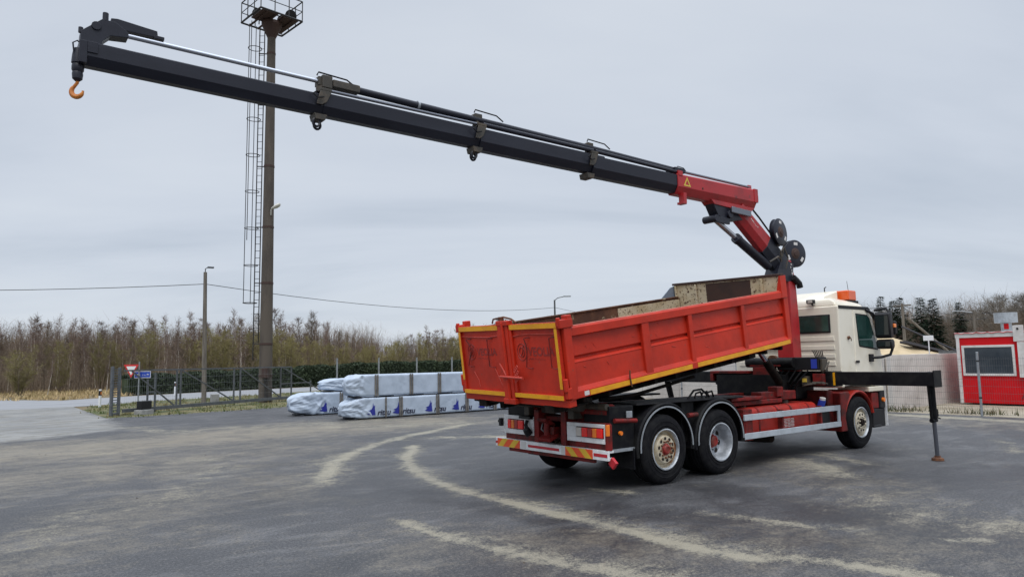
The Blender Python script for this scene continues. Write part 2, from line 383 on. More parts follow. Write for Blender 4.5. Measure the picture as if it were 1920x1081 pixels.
SAND = [  # polyline on the yard, half width, strength
 ([(3.68,10.67),(2.05,9.84),(.31,8.79),(-.9,7.83),(-1.99,6.73),(-2.84,5.59),(-3.46,4.49),(-3.74,3.89)], .27, .92),
 ([(-2.2,6.6),(-2.84,5.59),(-3.46,4.49),(-3.74,3.89)], .46, .62),
 ([(-.30,7.05),(-.62,6.5),(-1.37,5.44),(-2.07,3.95),(-2.4,2.76),(-2.53,1.8),(-2.57,.87),(-2.52,.52),(-2.57,-.36),(-2.51,-.99),(-2.54,-1.65),(-2.57,-2.22),(-2.51,-2.67),(-2.43,-3.06),(-2.16,-3.31),(-2.0,-3.61),(-1.98,-3.84),(-1.88,-4.21),(-1.6,-5.2)], .17, .95),
 ([(-.30,7.05),(-.62,6.5),(-1.37,5.44),(-2.07,3.95),(-2.4,2.76),(-2.5,1.8)], .34, .62),
 ([(-2.50,1.3),(-2.42,-.36),(-2.38,-1.65),(-2.3,-2.6),(-2.0,-3.3),(-1.8,-4.2)], .36, .52),
 ([(-4.17,.5),(-4.17,-.29),(-4.12,-.93),(-4.0,-1.41),(-3.87,-2.04),(-3.7,-2.56),(-3.5,-2.99),(-3.1,-3.9)], .16, .85),
 ([(-4.1,-.2),(-3.95,-1.3),(-3.7,-2.3),(-3.4,-3.0)], .30, .50),
 ([(-7.94,1.89),(-7.68,2.37),(-7.45,3.16),(-7.26,3.69),(-6.78,3.91),(-6.29,3.79),(-5.8,3.84),(-5.33,5.19),(-4.49,6.73)], .42, .42),
 ([(1.2,8.0),(1.85,7.5),(2.3,7.0)], .50, .75), ([(3.61,.18),(3.35,-.47),(2.61,-1.33)], .42, .62), ([(4.67,.15),(4.03,-.97)], .38, .60),
 ([(-1.14,-1.58),(-.99,-2.03),(-.92,-2.53),(-.69,-3.15)], .20, .62), ([(1.0,-2.6),(.56,-3.51),(.43,-4.4)], .62, .46), ([(1.37,-3.4),(.81,-4.5)], .4, .42),
 ([(-.38,-4.0),(-.15,-4.25)], .14, .85), ([(-1.04,.41),(-.84,-.17)], .15, .66), ([(-4.46,18.2),(-3.33,14.8),(-1.34,14.7),(.81,14.4),(3.2,13.7)], .75, .55),
 ([(.27,12.97),(1.82,11.6),(3.87,11.55)], .5, .62), ([(-6.03,10.91),(-5.68,10.81)], .3, .5), ([(-5.61,6.96),(-5.32,6.68)], .22, .5), ([(-4.9,8.3),(-4.3,7.9)], .3, .45),
 ([(14.3,-9),(14.2,0),(14.6,6),(15.2,14)], .55, .95), ([(9.5,-1.2),(8.2,-1.9),(7.3,-2.2)], .22, .5), ([(2.0,-2.4),(1.3,-1.6)], .3, .36), ([(-1.6,-.6),(-1.4,-1.2)], .18, .4)]
DUST = [([(-12,14),(-6,12),(-2,13),(3,12.5)], 3.0, .9), ([(-8,8),(-5,8),(-3.5,9)], 3.0, .62), ([(-8,2),(-5.5,4),(-4.2,5)], 2.0, .5), ([(-4.5,-.5),(-2.5,-2.5),(-1,-4)], 1.3, .42), ([(3,0),(1,-3),(0,-5)], 1.2, .40), ([(12.5,-8),(13,4)], 1.6, .5)]
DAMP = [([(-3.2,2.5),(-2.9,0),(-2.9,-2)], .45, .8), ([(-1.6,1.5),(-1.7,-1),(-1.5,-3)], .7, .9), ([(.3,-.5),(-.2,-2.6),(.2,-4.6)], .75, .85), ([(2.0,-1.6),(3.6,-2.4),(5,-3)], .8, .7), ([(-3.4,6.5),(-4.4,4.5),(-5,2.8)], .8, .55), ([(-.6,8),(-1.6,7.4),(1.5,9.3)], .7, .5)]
def pdist(P, A, B):
    A = np.array(A); B = np.array(B); d = B-A; t_ = np.clip(((P-A)@d)/(d@d), 0, 1); return np.linalg.norm(P-(A+t_[:, None]*d), axis=1)
def paint(P, specs):
    o = np.zeros(len(P))
    for pl, w, s in specs:
        d = np.min([pdist(P, pl[i], pl[i+1]) for i in range(len(pl)-1)], axis=0)
        o = np.maximum(o, s*np.exp(-(d/w)**2))
    return o
gx = np.concatenate([np.linspace(-60, -9.2, 18), np.arange(-9, 15.4, .1), np.array([15.4])]); gy = np.concatenate([np.linspace(-60, -8.2, 16), np.arange(-8, 18, .1), np.arange(18, 34.1, .25)])
X, Y = np.meshgrid(gx, gy, indexing='ij'); P = np.stack([X.ravel(), Y.ravel()], 1); nx, ny = X.shape
ii, jj = np.meshgrid(np.arange(nx-1), np.arange(ny-1), indexing='ij'); a = (ii*ny+jj).ravel()
F4 = np.stack([a, a+ny, a+ny+1, a+1], 1); cen = P[F4].mean(1)
edge = 23.4+.16*(cen[:, 0]+.26)
keep = np.where(cen[:, 0] < -4.2, cen[:, 1] < 33.3, cen[:, 1] < np.minimum(edge, 24.6)+np.where(cen[:, 0] < -2.6, (cen[:, 0]+2.6)*-.2, 0))
F4 = F4[keep]
me = bpy.data.meshes.new('asphalt_yard'); nv = len(P)
Z = .012*np.sin(P[:, 0]*.33+1)*np.sin(P[:, 1]*.27) * (np.abs(P[:, 0]-2.5) > 5) * 0
me.vertices.add(nv); me.vertices.foreach_set('co', np.column_stack([P, Z]).ravel())
me.loops.add(len(F4)*4); me.loops.foreach_set('vertex_index', F4.ravel()); me.polygons.add(len(F4)); me.polygons.foreach_set('loop_start', np.arange(0, len(F4)*4, 4)); me.polygons.foreach_set('loop_total', np.full(len(F4), 4))
me.update(calc_edges=True); me.validate()
APR = [(-60, 4), (-7.6, 15.4), (-6.2, 16.1), (-4.77, 17.1), (-4.4, 19.2), (-4.15, 23), (-4.25, 29), (-3.2, 33.4), (-60, 33.4)]
def poly_field(P, q):
    ins = np.zeros(len(P), bool); j = len(q)-1
    for i in range(len(q)):
        (xi, yi), (xj, yj) = q[i], q[j]
        if yi != yj: ins ^= ((yi > P[:, 1]) != (yj > P[:, 1])) & (P[:, 0] < (xj-xi)*(P[:, 1]-yi)/(yj-yi)+xi)
        j = i
    d = np.min([pdist(P, q[i-1], q[i]) for i in range(len(q))], axis=0); return np.clip(.5+np.where(ins, d, -d)*.35, 0, 1)
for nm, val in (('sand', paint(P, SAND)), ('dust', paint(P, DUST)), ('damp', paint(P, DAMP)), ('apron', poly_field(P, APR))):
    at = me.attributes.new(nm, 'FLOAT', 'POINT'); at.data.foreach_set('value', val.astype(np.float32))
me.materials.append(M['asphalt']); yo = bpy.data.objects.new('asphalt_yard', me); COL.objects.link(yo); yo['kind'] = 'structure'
flat('road', [(-70, 33.2), (-7.06, 33.3), (-3.2, 34.0), (-.8, 36.0), (6, 37.9), (10, 40.2), (80, 62), (80, 71), (16, 49.2), (10.5, 48.1), (5.9, 47), (.6, 44.9), (-3.9, 42.2), (-6, 46), (-10, 70), (-16, 70), (-14, 46), (-70, 44)], -.03, 'road_asphalt')
flat('grass_verge', [(-4.25, 23.1), (-3.3, 22.7), (15, 25.2), (60, 32), (80, 60), (10, 40.1), (6, 37.8), (-.8, 35.8), (-3.4, 33.4), (-4.3, 29)], -.012, 'turf')
flat('sandy_ground', [(14.7, -60), (120, -60), (120, 40), (15.9, 24), (15.3, 14), (14.9, 6)], -.008, 'sandy_soil')

def blades(name, m, pts, h, w, label=None):
    """ground cover: one mesh of thin leaning blades"""
    vs = []; fs = []
    for x, y in pts:
        a = random.uniform(0, 6.283); hh = h*random.uniform(.4, 1.25); ww = w*random.uniform(.6, 1.3); le = hh*random.uniform(.1, .8); b = random.uniform(0, 6.283)
        i = len(vs); dx, dy = math.cos(a)*ww, math.sin(a)*ww
        vs += [(x-dx, y-dy, -.02), (x+dx, y+dy, -.02), (x+math.cos(b)*le, y+math.sin(b)*le, hh)]; fs.append((i, i+1, i+2))
    me = bpy.data.meshes.new(name); me.from_pydata(vs, [], fs); me.materials.append(M[m]); o = bpy.data.objects.new(name, me); COL.objects.link(o); o['kind'] = 'stuff'; return o
def inpoly(x, y, q):
    r = False; j = len(q)-1
    for i in range(len(q)):
        if (q[i][1] > y) != (q[j][1] > y) and x < (q[j][0]-q[i][0])*(y-q[i][1])/(q[j][1]-q[i][1])+q[i][0]: r = not r
        j = i
    return r
def scatter(q, n, clump=0):
    xs = [a[0] for a in q]; ys = [a[1] for a in q]; o = []
    while len(o) < n:
        x, y = random.uniform(min(xs), max(xs)), random.uniform(min(ys), max(ys))
        if inpoly(x, y, q):
            o.append((x, y))
            for k in range(clump): o.append((x+random.gauss(0, .12), y+random.gauss(0, .12)))
    return o
tag(blades('grass', 'grass_blade', scatter([(-4.1, 22.9), (-3.1, 22.5), (15, 25.0), (15, 31), (8, 38.5), (-.8, 35.7), (-3.4, 33.3), (-4.2, 29)], 6000, 5), .10, .022), 'short patchy green grass growing along the gate and verge', 'grass', kind='stuff')
tag(blades('dry_grass', 'straw_blade', scatter([(-9, 47), (-4.5, 43.2), (-3.8, 42.6), (.6, 45.2), (3, 58), (1.5, 64), (-8, 62)], 4000, 5), .22, .05), 'straw coloured dry grass strip below the trees across the road', 'dry grass', kind='stuff')
wp = []
for k in range(9):
    cx, cy = random.uniform(15.6, 16.6), random.choice([random.uniform(-3.5, 4.2), random.uniform(.9, 2.2), random.uniform(3.2, 4.2)])
    for i in range(random.randint(15, 60)): wp.append((cx+random.gauss(0, .20), cy+random.gauss(0, .30)))
tag(blades('weeds', 'weed_leaf', wp, .20, .014), 'low scruffy weeds along the foot of the wire mesh fence', 'weeds', kind='stuff')
# crumbs of sand and grit on the yard
b = MB()
for k in range(260):
    x, y = random.uniform(-7.5, 4), random.uniform(-4.5, 12); s = random.uniform(.004, .010)*(1 if random.random() < .95 else 1.8)
    b.add([(x+s*math.cos(q)*random.uniform(.7, 1.2), y+s*math.sin(q)*random.uniform(.7, 1.2), .0) for q in (0, 1.3, 2.6, 3.9, 5.2)]+[(x, y, s*.9)], [(0, 1, 5), (1, 2, 5), (2, 3, 5), (3, 4, 5), (4, 0, 5)])
tag(b.build('grit', 'mast_concrete', sharp=None), 'loose grit and small stones scattered over the asphalt', 'grit', kind='stuff')

# ================================================================== TREES
def tree_meshes(kind, seed):
    """one tree at the origin: returns (trunk mesh, crown mesh) - crown is fine bare twigs"""
    rnd = random.Random(seed); T = MB(); tv = []; tf = []
    def twig(a, d, l, w):
        d = d.normalized(); s = Vector((rnd.uniform(-1, 1), rnd.uniform(-1, 1), rnd.uniform(-.4, .4))).cross(d)
        if s.length < 1e-3: return
        s = s.normalized()*w; i = len(tv); e = a+d*l; mdl = a+d*l*.5+Vector((rnd.uniform(-1, 1), rnd.uniform(-1, 1), rnd.uniform(-1, 1)))*l*.08
        tv.extend([a-s, a+s, mdl+s*.7, mdl-s*.7, e]); tf.extend([(i, i+1, i+2, i+3), (i+3, i+2, i+4)])
    P = dict(birch=dict(H=7.2, r=.06, base=.30, n=44, L=1.15, up=1.7, den=11, stems=1, w=.008),
             alder=dict(H=6.3, r=.055, base=.16, n=44, L=1.45, up=1.5, den=12, stems=1, w=.009),
             willow=dict(H=5.4, r=.035, base=.08, n=20, L=1.35, up=1.6, den=14, stems=6, w=.009),
             oak=dict(H=9.5, r=.15, base=.2, n=46, L=2.9, up=.7, den=15, stems=1, w=.011))[kind]
    for s in range(P['stems']):
        H = P['H']*rnd.uniform(.82, 1.05); pts = []; lean = Vector((rnd.gauss(0, .04), rnd.gauss(0, .04), 0))
        if P['stems'] > 1: lean = Vector((math.cos(s*1.26+rnd.random()), math.sin(s*1.26+rnd.random()), 0))*rnd.uniform(.10, .34)
        wob = Vector((0, 0, 0))
        for k in range(9):
            f = k/8; wob += Vector((rnd.gauss(0, .05), rnd.gauss(0, .05), 0)); pts.append(Vector((0, 0, -.1))+Vector((0, 0, H*f))+lean*H*f**.8+wob*f)
        T.tube(pts, [P['r']*(1-.93*k/8)*(1.25 if k == 0 else 1) for k in range(9)], 6)
        for k in range(P['n']):
            f = P['base']+(1-P['base'])*rnd.random()**.85; f = min(f, .985); i = min(int(f*8), 7); a = pts[i].lerp(pts[i+1], f*8-i)
            az = rnd.uniform(0, 6.283); env = math.sin(math.pi*min(1, .12+(f-P['base'])/(1-P['base'])*.86))**.7
            if kind == 'birch': env = max(.22, 1-1.0*(f-P['base'])/(1-P['base']))**.8
            l = P['L']*env*rnd.uniform(.55, 1.15); up = P['up']*rnd.uniform(.6, 1.4); d = Vector((math.cos(az), math.sin(az), up)).normalized()
            if l < .2: l = .2
            q = [a]; 
            for j in range(4):
                d = (d+Vector((rnd.gauss(0, .16), rnd.gauss(0, .16), rnd.gauss(.05, .12)))).normalized(); q.append(q[-1]+d*l/4)
            r = P['r']*.30*(1-f*.75)*min(1, l)
            T.tube(q, [r, r*.8, r*.6, r*.4, r*.15], 3)
            for j in range(int(P['den']*(.6+l*.55))):
                u = rnd.uniform(.15, 1); i2 = min(int(u*4), 3); b0 = q[i2].lerp(q[i2+1], u*4-i2)
                d2 = (d*.8+Vector((rnd.gauss(0, .6), rnd.gauss(0, .6), rnd.gauss(.15, .4)))).normalized(); l2 = rnd.uniform(.25, .62)*(1.15-.55*f if kind != 'oak' else 1.3)
                twig(b0, d2, l2, P['w'])
                for z in range(3):
                    d3 = (d2+Vector((rnd.gauss(0, .55), rnd.gauss(0, .55), rnd.gauss(0 if kind != 'birch' else -.05, .45)))).normalized()
                    twig(b0+d2*l2*rnd.uniform(.25, .95), d3, l2*rnd.uniform(.35, .8), P['w']*.75)
    tm = T.mesh('trunk', 60, False); cm = bpy.data.meshes.new('crown'); cm.from_pydata([tuple(v) for v in tv], [], tf)
    return tm, cm
def spruce_meshes(seed):
    rnd = random.Random(seed); H = 9.; T = MB(); T.cyl((0, 0, -.1), (0, 0, H), .13, .012, 7); tv = []; tf = []
    for k in range(46):
        z = .5+(H-.6)*(k/45)**.95; R = (H-z)*.25+.10; n = 11 if k < 34 else 7
        for j in range(n):
            az = rnd.uniform(0, 6.283); l = R*rnd.uniform(.6, 1.15); d = Vector((math.cos(az), math.sin(az), -.28+.5*k/45)); a = Vector((0, 0, z))
            sd_ = Vector((-math.sin(az), math.cos(az), 0))
            for q in range(max(5, int(l*17))):
                u = rnd.uniform(.1, 1); c = a+d*l*u+Vector((0, 0, -.14*u*u*l)); s = rnd.uniform(.15, .32)*(1.2-.5*u)
                e = (d*.7+sd_*rnd.uniform(-1, 1)+Vector((0, 0, rnd.uniform(-.6, .1)))).normalized(); f = e.cross(Vector((rnd.uniform(-1, 1), rnd.uniform(-1, 1), 1))).normalized()
                i = len(tv); tv.extend([c-f*s*.22, c+f*s*.22, c+e*s*1.5]); tf.append((i, i+1, i+2))
    tm = T.mesh('trunk', 60, False); cm = bpy.data.meshes.new('crown'); cm.from_pydata([tuple(v) for v in tv], [], tf); return tm, cm
PROTO = {}
def proto(key, meshes, bark, leaf):
    tm, cm = meshes; tm.materials.append(M[bark]); cm.materials.append(M[leaf]); PROTO[key] = (tm, cm)
for i in range(3): proto(('birch', i), tree_meshes('birch', 10+i), 'bark_birch', 'twig_red')
for i in range(3): proto(('alder', i), tree_meshes('alder', 20+i), 'bark_brown', 'twig_brown' if i < 2 else 'twig_red')
for i in range(3): proto(('willow', i), tree_meshes('willow', 30+i), 'bark_brown', 'twig_olive')
for i in range(2): proto(('oak', i), tree_meshes('oak', 40+i), 'bark_brown', 'twig_grey')
for i in range(2): proto(('spruce', i), spruce_meshes(50+i), 'bark_brown', 'spruce')
KIND = dict(birch='pale trunked birch', alder='bare brown tree', willow='olive budding bush', oak='bare spreading grey tree', spruce='dark green spruce')
def place_text(kind, px, row):
    """where the tree stands, told by what one sees before it"""
    w = ['front row of the wood', 'second row of the wood', 'back row of the wood'][row]
    for lim, t_ in ((90, 'at the far left edge'), (215, 'left of the gate post'), (380, 'above the gate'), (485, 'between wooden pole and mast'), (560, 'just right of the mast'), (700, 'above the left pack ends'), (850, 'above the wrapped packs'), (1500, 'beyond the tipper tailgate'), (1660, 'right behind the cab'), (1730, 'above the sand heap'), (1800, 'left of the red hut'), (9999, 'above the red hut')):
        if px < lim: return KIND[kind]+((' in the '+w) if px < 1470 else ' standing')+', '+t_
NAME = dict(birch='birch_tree', alder='alder_tree', willow='willow_bush', oak='oak_tree', spruce='spruce_tree')
def tree(kind, x, y, s, label=None, z=0., wx=1., group=None):
    tm, cm = PROTO[(kind, random.randrange(sum(1 for k in PROTO if k[0] == kind)))]
    r = empty(NAME[kind], (x, y, z-.05), random.uniform(0, 6.283)); r.scale = (s*wx, s*wx, s)
    tag(r, label, 'bush' if kind == 'willow' else 'tree', group)
    for nm, me in (('trunk', tm), ('crown', cm)):
        o = bpy.data.objects.new(nm, me); COL.objects.link(o); o.parent = r
    return r
CX, CY = CAMPOS.x, CAMPOS.y
def polar(px, dist):                       # a place seen in direction px of the photograph, dist metres away
    a = aF - math.atan((px-960)/1319.); return CX+dist*math.cos(a), CY+dist*math.sin(a)
def sil(x, tab):
    for (x0, y0), (x1, y1) in zip(tab, tab[1:]):
        if x0 <= x <= x1: return y0+(y1-y0)*(x-x0)/(x1-x0)
    return tab[-1][1]
def grow(kind, px, dist, top, label=None, wx=1., jit=(.88, 1.03), group=None, row=0):
    """a tree standing dist metres away in direction px, as tall as the photograph shows it (top row)"""
    x, y = polar(px, dist); hor = 692-.0172*px; dep = dist*math.cos(math.atan((px-960)/1319.))
    h = 1.885+(hor-top)/1319.*dep; H0 = dict(birch=7.2, alder=6.3, willow=5.4, oak=9.5, spruce=9.)[kind]
    lab = label or place_text(kind, px, row)
    return tree(kind, x, y, h/H0*random.uniform(*jit), lab, wx=wx*random.uniform(.9, 1.15), group=group or lab)
TOPS = [(-200, 600), (0, 612), (60, 602), (140, 592), (200, 602), (260, 590), (330, 598), (400, 590), (520, 580), (600, 590), (640, 600), (690, 638), (730, 640), (800, 615), (860, 612), (900, 602), (960, 605), (1050, 600), (1120, 590), (1180, 580), (1300, 585)]
random.seed(11)
for px, d, tp, k, lb in [(93, 60, 655, 'birch', 'slender white birch at the front edge of the wood, second pale trunk from the left'), (203, 61, 640, 'birch', 'white birch with forked trunk standing just left of the yield sign'), (308, 64, 640, 'birch', 'thin white birch behind the middle of the gate'),
                         (40, 57, 640, 'willow', 'large olive budding bush at the far left edge of the wood'), (452, 66, 585, 'birch', 'tall white birch just left of the floodlight mast')]:
    grow(k, px, d, tp, lb, 1.25 if k == 'willow' else 1.)
px = -150
while px < 1180:                                    # front edge: bushes and low trees
    k = random.choice(['willow', 'alder', 'alder', 'birch'] if px < 480 else ['willow', 'willow', 'willow', 'alder'])
    grow(k, px+random.uniform(-6, 6), random.uniform(62, 67) if px < 240 else random.uniform(66, 72) if px < 560 else random.uniform(77, 82), sil(px, TOPS)+random.uniform(20, 56), row=0); px += 18
px = -160
while px < 1200:
    k = random.choice(['birch', 'birch', 'alder'] if px < 660 else ['willow', 'alder', 'willow', 'birch'])
    grow(k, px+random.uniform(-8, 8), random.uniform(70, 80)+(8 if px > 560 else 0), sil(px, TOPS)+(random.uniform(-4, 26) if k != 'birch' or random.random() > .3 else random.uniform(-24, -8)), row=1); px += 13
px = -170
while px < 1210:
    k = random.choice(['birch', 'alder', 'birch'] if px < 660 else ['alder', 'willow', 'alder'])
    grow(k, px+random.uniform(-8, 8), random.uniform(84, 100), sil(px, TOPS)+random.uniform(0, 22), row=2); px += 12
RT = [(1480, 575), (1560, 575), (1620, 572), (1700, 575), (1800, 565), (1860, 548), (1900, 532), (2100, 530)]
for px, tp, dd in [(1652, 553, 78), (1673, 562, 84), (1687, 558, 80), (1726, 558, 74), (1749, 557, 66), (1798, 566, 82)]:
    grow('spruce', px, dd, tp, ['dark spruce with dense crown nearest the cab mirror', 'slim dark spruce, middle one of the three close to the cab', 'dark spruce beside the slanted stay of the wooden pole', 'broad dark spruce above the sand heap', 'tall pointed spruce reaching highest above the conveyor', 'dark spruce half hidden by bare trees left of the roof vent'][[1652, 1673, 1687, 1726, 1749, 1798].index(px)], jit=(.98, 1.02), wx=1.15, group='dark spruces on the right')
for px in range(1470, 2060, 17):
    grow('oak' if px > 1770 or random.random() < .35 else 'alder', px+random.uniform(-7, 7), random.uniform(84, 98), sil(px, RT)+random.uniform(0, 22), row=2)
for px in range(1480, 2060, 14):
    r = grow('alder', px+random.uniform(-7, 7), random.uniform(66, 78), sil(px, RT)+random.uniform(30, 70), 'low bare brown tree in the row behind the sand heap', group='low bare trees behind the sand heap')
# undergrowth and the mass of the wood behind the trees one can tell apart
def brush(name, spec, m, lab):
    tv = []; tf = []
    for p0, p1, d0, d1, h, n, w in spec:
        for k in range(n):
            x, y = polar(random.uniform(p0, p1), random.uniform(d0, d1)); hh = h*random.uniform(.3, 1.05); a = Vector((x, y, -.1)); e = a+Vector((random.gauss(0, .32)*hh*.5, random.gauss(0, .32)*hh*.5, hh))
            s = Vector((random.uniform(-1, 1), random.uniform(-1, 1), 0)).normalized()*w; i = len(tv); mdl = a.lerp(e, .5)+Vector((random.gauss(0, .08), random.gauss(0, .08), 0))
            tv += [a-s, a+s, mdl+s*.7, mdl-s*.7, e]; tf += [(i, i+1, i+2, i+3), (i+3, i+2, i+4)]
            for q in range(3):
                b0 = a.lerp(e, random.uniform(.2, .95)); e2 = b0+Vector((random.gauss(0, .3), random.gauss(0, .3), random.uniform(.05, .5)))*hh*.4; i = len(tv)
                tv += [b0-s*.6, b0+s*.6, e2]; tf.append((i, i+1, i+2))
    me = bpy.data.meshes.new(name); me.from_pydata([tuple(v) for v in tv], [], tf); me.materials.append(M[m]); o = bpy.data.objects.new(name, me); COL.objects.link(o); tag(o, lab, 'undergrowth', kind='stuff')
brush('undergrowth', [(-200, 560, 64, 102, 2.8, 9500, .022), (560, 1250, 76, 102, 2.8, 6500, .022), (1450, 2100, 70, 100, 2.6, 6000, .022)], 'twig_brown', 'brown tangle of bare undergrowth between the trunks of the wood')
brush('distant_wood', [(-200, 700, 102, 135, 8.0, 22000, .030), (680, 1350, 102, 135, 6.4, 10000, .030), (1450, 2150, 102, 125, 9.0, 16000, .030)], 'twig_brown', 'mass of bare brown trees deep in the wood behind the front rows')
brush('young_growth', [(420, 560, 66, 70, 2.2, 900, .014), (560, 1000, 75, 80, 2.6, 2600, .014)], 'twig_olive', 'olive budding young growth behind the clipped hedge')

# hedge along the far side of the road
hv = []; hf = []
A = Vector((.3, 46.2, 0)); Bv = Vector((46, 60.5, 0)); dl = (Bv-A).normalized(); ds = Vector((-dl.y, dl.x, 0)); Ln = (Bv-A).length
for k in range(30000):
    s = random.random()**1.3*Ln; H = 1.22+.62*min(1, s/24)+.07*math.sin(s*1.3)+.05*math.sin(s*3.1); u = random.random()
    if u < .5: off, z = -random.uniform(-.05, .14)+0., random.uniform(.0, H)
    else: off, z = random.uniform(0, 1.1), H+random.uniform(-.12, .07)
    c = A+dl*s+ds*off; c.z = z-.03; n = Vector((random.uniform(-1, 1), random.uniform(-1, 1), random.uniform(-.3, 1))).normalized(); t1 = n.cross(Vector((random.uniform(-1, 1), random.uniform(-1, 1), .3))).normalized()*random.uniform(.05, .13); t2 = n.cross(t1)*.7
    i = len(hv); hv += [c-t1, c+t2, c+t1, c-t2]; hf.append((i, i+1, i+2, i+3))
b = MB(); b.add(hv, hf)
core = []
for k in range(24):
    s = Ln*k/23; H = 1.08+.62*min(1, s/24); c = A+dl*s; core.append([c+ds*.12+Vector((0, 0, -.05)), c+ds*1.0+Vector((0, 0, -.05)), c+ds*1.0+Vector((0, 0, H)), c+ds*.12+Vector((0, 0, H))])
b.loft(core); h = b.build('hedge', 'hedge_leaf', sharp=None, fix=False); tag(h, 'long clipped dark evergreen hedge along the far side of the road', 'hedge')

# ------------------------------------------------------------------ floodlight mast
MX, MY, MH = 3.6, 28.85, 19.6
mast = empty('floodlight_mast', (MX, MY, 0)); tag(mast, 'tall brown concrete mast with caged ladder and railed floodlight platform', 'floodlight mast')
lf = -Vector((cR.x, cR.y, 0)).normalized(); bk = Vector((cF.x, cF.y, 0)).normalized()     # towards the ladder, away from the yard
b = MB(); b.cyl((0, 0, -.1), (0, 0, MH), .33, .205, 20); b.build('pole', 'mast_concrete', mast)
b = MB()
for z in (1.3, 2.9, 6.0, 8.9, 12.1, 15.4, 18.2): b.cyl((0, 0, z-.05), (0, 0, z+.05), .345-.125*z/MH, None, 20)
b.each('band', 'rust_iron', mast)
b = MB(); LB = 3.0
for o_ in (.40, .66): b.tube([lf*(o_)+Vector((0, 0, LB-(.9 if o_ > .5 else 0))), lf*(o_-.04)+Vector((0, 0, MH))], .028, 6)
z = LB
while z < MH-.2: b.cyl(lf*.40+Vector((0, 0, z)), lf*.66+Vector((0, 0, z)), .014, None, 5); z += .36
for z in (2.9, 6.0, 8.9, 12.1, 15.4, 18.2): b.cyl(lf*.25+Vector((0, 0, z)), lf*.66+Vector((0, 0, z+.02)), .03, None, 6)
b.build('ladder', 'iron_black', mast)
b = MB(); cc = .86; rc = .34
hz = [5.0+k*1.93 for k in range(8)]
for z in hz:
    b.tube([lf*(cc+rc*math.cos(a))+bk*(rc*math.sin(a))+Vector((0, 0, z)) for a in [2*math.pi*q/20 for q in range(20)]], .02, 5, close=True)
for a in (0, 1.25, -1.25): b.tube([lf*(cc+rc*math.cos(a))+bk*(rc*math.sin(a))+Vector((0, 0, 5.0 if a >= 0 else 8.2)), lf*(cc+rc*math.cos(a)-.03)+bk*(rc*math.sin(a))+Vector((0, 0, MH+.3))], .02, 5)
b.build('safety_cage', 'iron_black', mast)
cr_ = [lf*1.62, bk*1.62, -lf*1.62, -bk*1.62]; zb = MH+.35; pb = MB()
for i in range(4):
    a, c = cr_[i], cr_[(i+1) % 4]
    for z, r in ((zb, .05), (zb+.55, .022), (zb+1.1, .032)): pb.cyl(a+Vector((0, 0, z)), c+Vector((0, 0, z)), r, None, 6)
    for q in (0, .33, .67): p_ = a.lerp(c, q); pb.cyl(p_+Vector((0, 0, zb)), p_+Vector((0, 0, zb+1.1)), .026, None, 6)
pb.build('platform_railing', 'iron_black', mast)
b = MB(); 
for s_ in (-.62, -.2, .2, .62): b.cyl((cr_[0].lerp(cr_[1], .5)*(1))+(cr_[1]-cr_[0])*s_*.5+Vector((0, 0, zb-.03)), (cr_[3].lerp(cr_[2], .5))+(cr_[1]-cr_[0])*s_*.5+Vector((0, 0, zb-.03)), .055, None, 6)
b.cyl((0, 0, MH-.55), (0, 0, MH+.15), .21, .52, 14); b.cyl((0, 0, MH+.15), (0, 0, MH+.3), .52, .52, 14)
e1 = (cr_[1]-cr_[0]).normalized(); e2 = (cr_[3]-cr_[0]).normalized(); RR = Matrix((e1, e2, Vector((0, 0, 1)))).transposed()
b.box(e1*.55+Vector((0, 0, zb+.02)), (.9, 2.0, .03), RR); b.box(e1*-.62+e2*.35+Vector((0, 0, zb+.02)), (.75, 1.3, .03), RR)
b.build('platform_floor', 'rust_iron', mast)
for q, hgt in ((-lf*1.0+bk*.25, .45), (-lf*.35+bk*.9, .5), (lf*.75+bk*.2, .55)):
    b = MB(); c = q+Vector((0, 0, zb+hgt)); b.lathe([(.0, -.2), (.14, -.2), (.2, -.05), (.29, .22), (.31, .24), (.0, .25)], c, (-bk+Vector((0, 0, -.45))).normalized(), 16); b.cyl(q+Vector((0, 0, zb)), c, .03); b.build('floodlight', 'iron_black', mast)
b = MB(); zl = 9.75; a0 = -lf*.20-bk*.2; b.tube([a0+Vector((0, 0, zl-.25)), a0-lf*.05-bk*.12+Vector((0, 0, zl)), a0-lf*.2-bk*.2+Vector((0, 0, zl+.1))], .03)
b.loft([[a0-lf*(.1+.45*t_)-bk*.2+Vector((0, 0, zl+.05+.2*t_))+(lf*.0+bk*math.cos(q)+Vector((0, 0, .7*math.sin(q))))*r for q in [2*math.pi*k/10 for k in range(10)]] for t_, r in ((0, .06), (.25, .12), (.6, .16), (.9, .13), (1, .04))]); b.build('wall_lamp', 'lamp_glass', mast)
b = MB(); b.box(-bk*.36-lf*.12+Vector((0, 0, 1.45)), (.34, .26, .5), Matrix((lf, bk, Vector((0, 0, 1)))).transposed()); b.build('junction_box', 'rust_iron', mast, .02)
b = MB(); b.tube([-bk*.36-lf*.1+Vector((0, 0, 1.2)), -bk*.37-lf*.12+Vector((0, 0, .6)), -bk*.37-lf*.13+Vector((0, 0, -.05))], .025); b.tube([-bk*.34-lf*.2+Vector((0, 0, 1.2)), -bk*.35-lf*.22+Vector((0, 0, -.05))], .02); b.tube([-bk*.26+lf*.14+Vector((0, 0, 1.5)), -bk*.25+lf*.12+Vector((0, 0, 4.2)), -bk*.22+lf*.1+Vector((0, 0, 9.3))], .012, 4); b.each('cable_pipe', 'iron_black', mast)

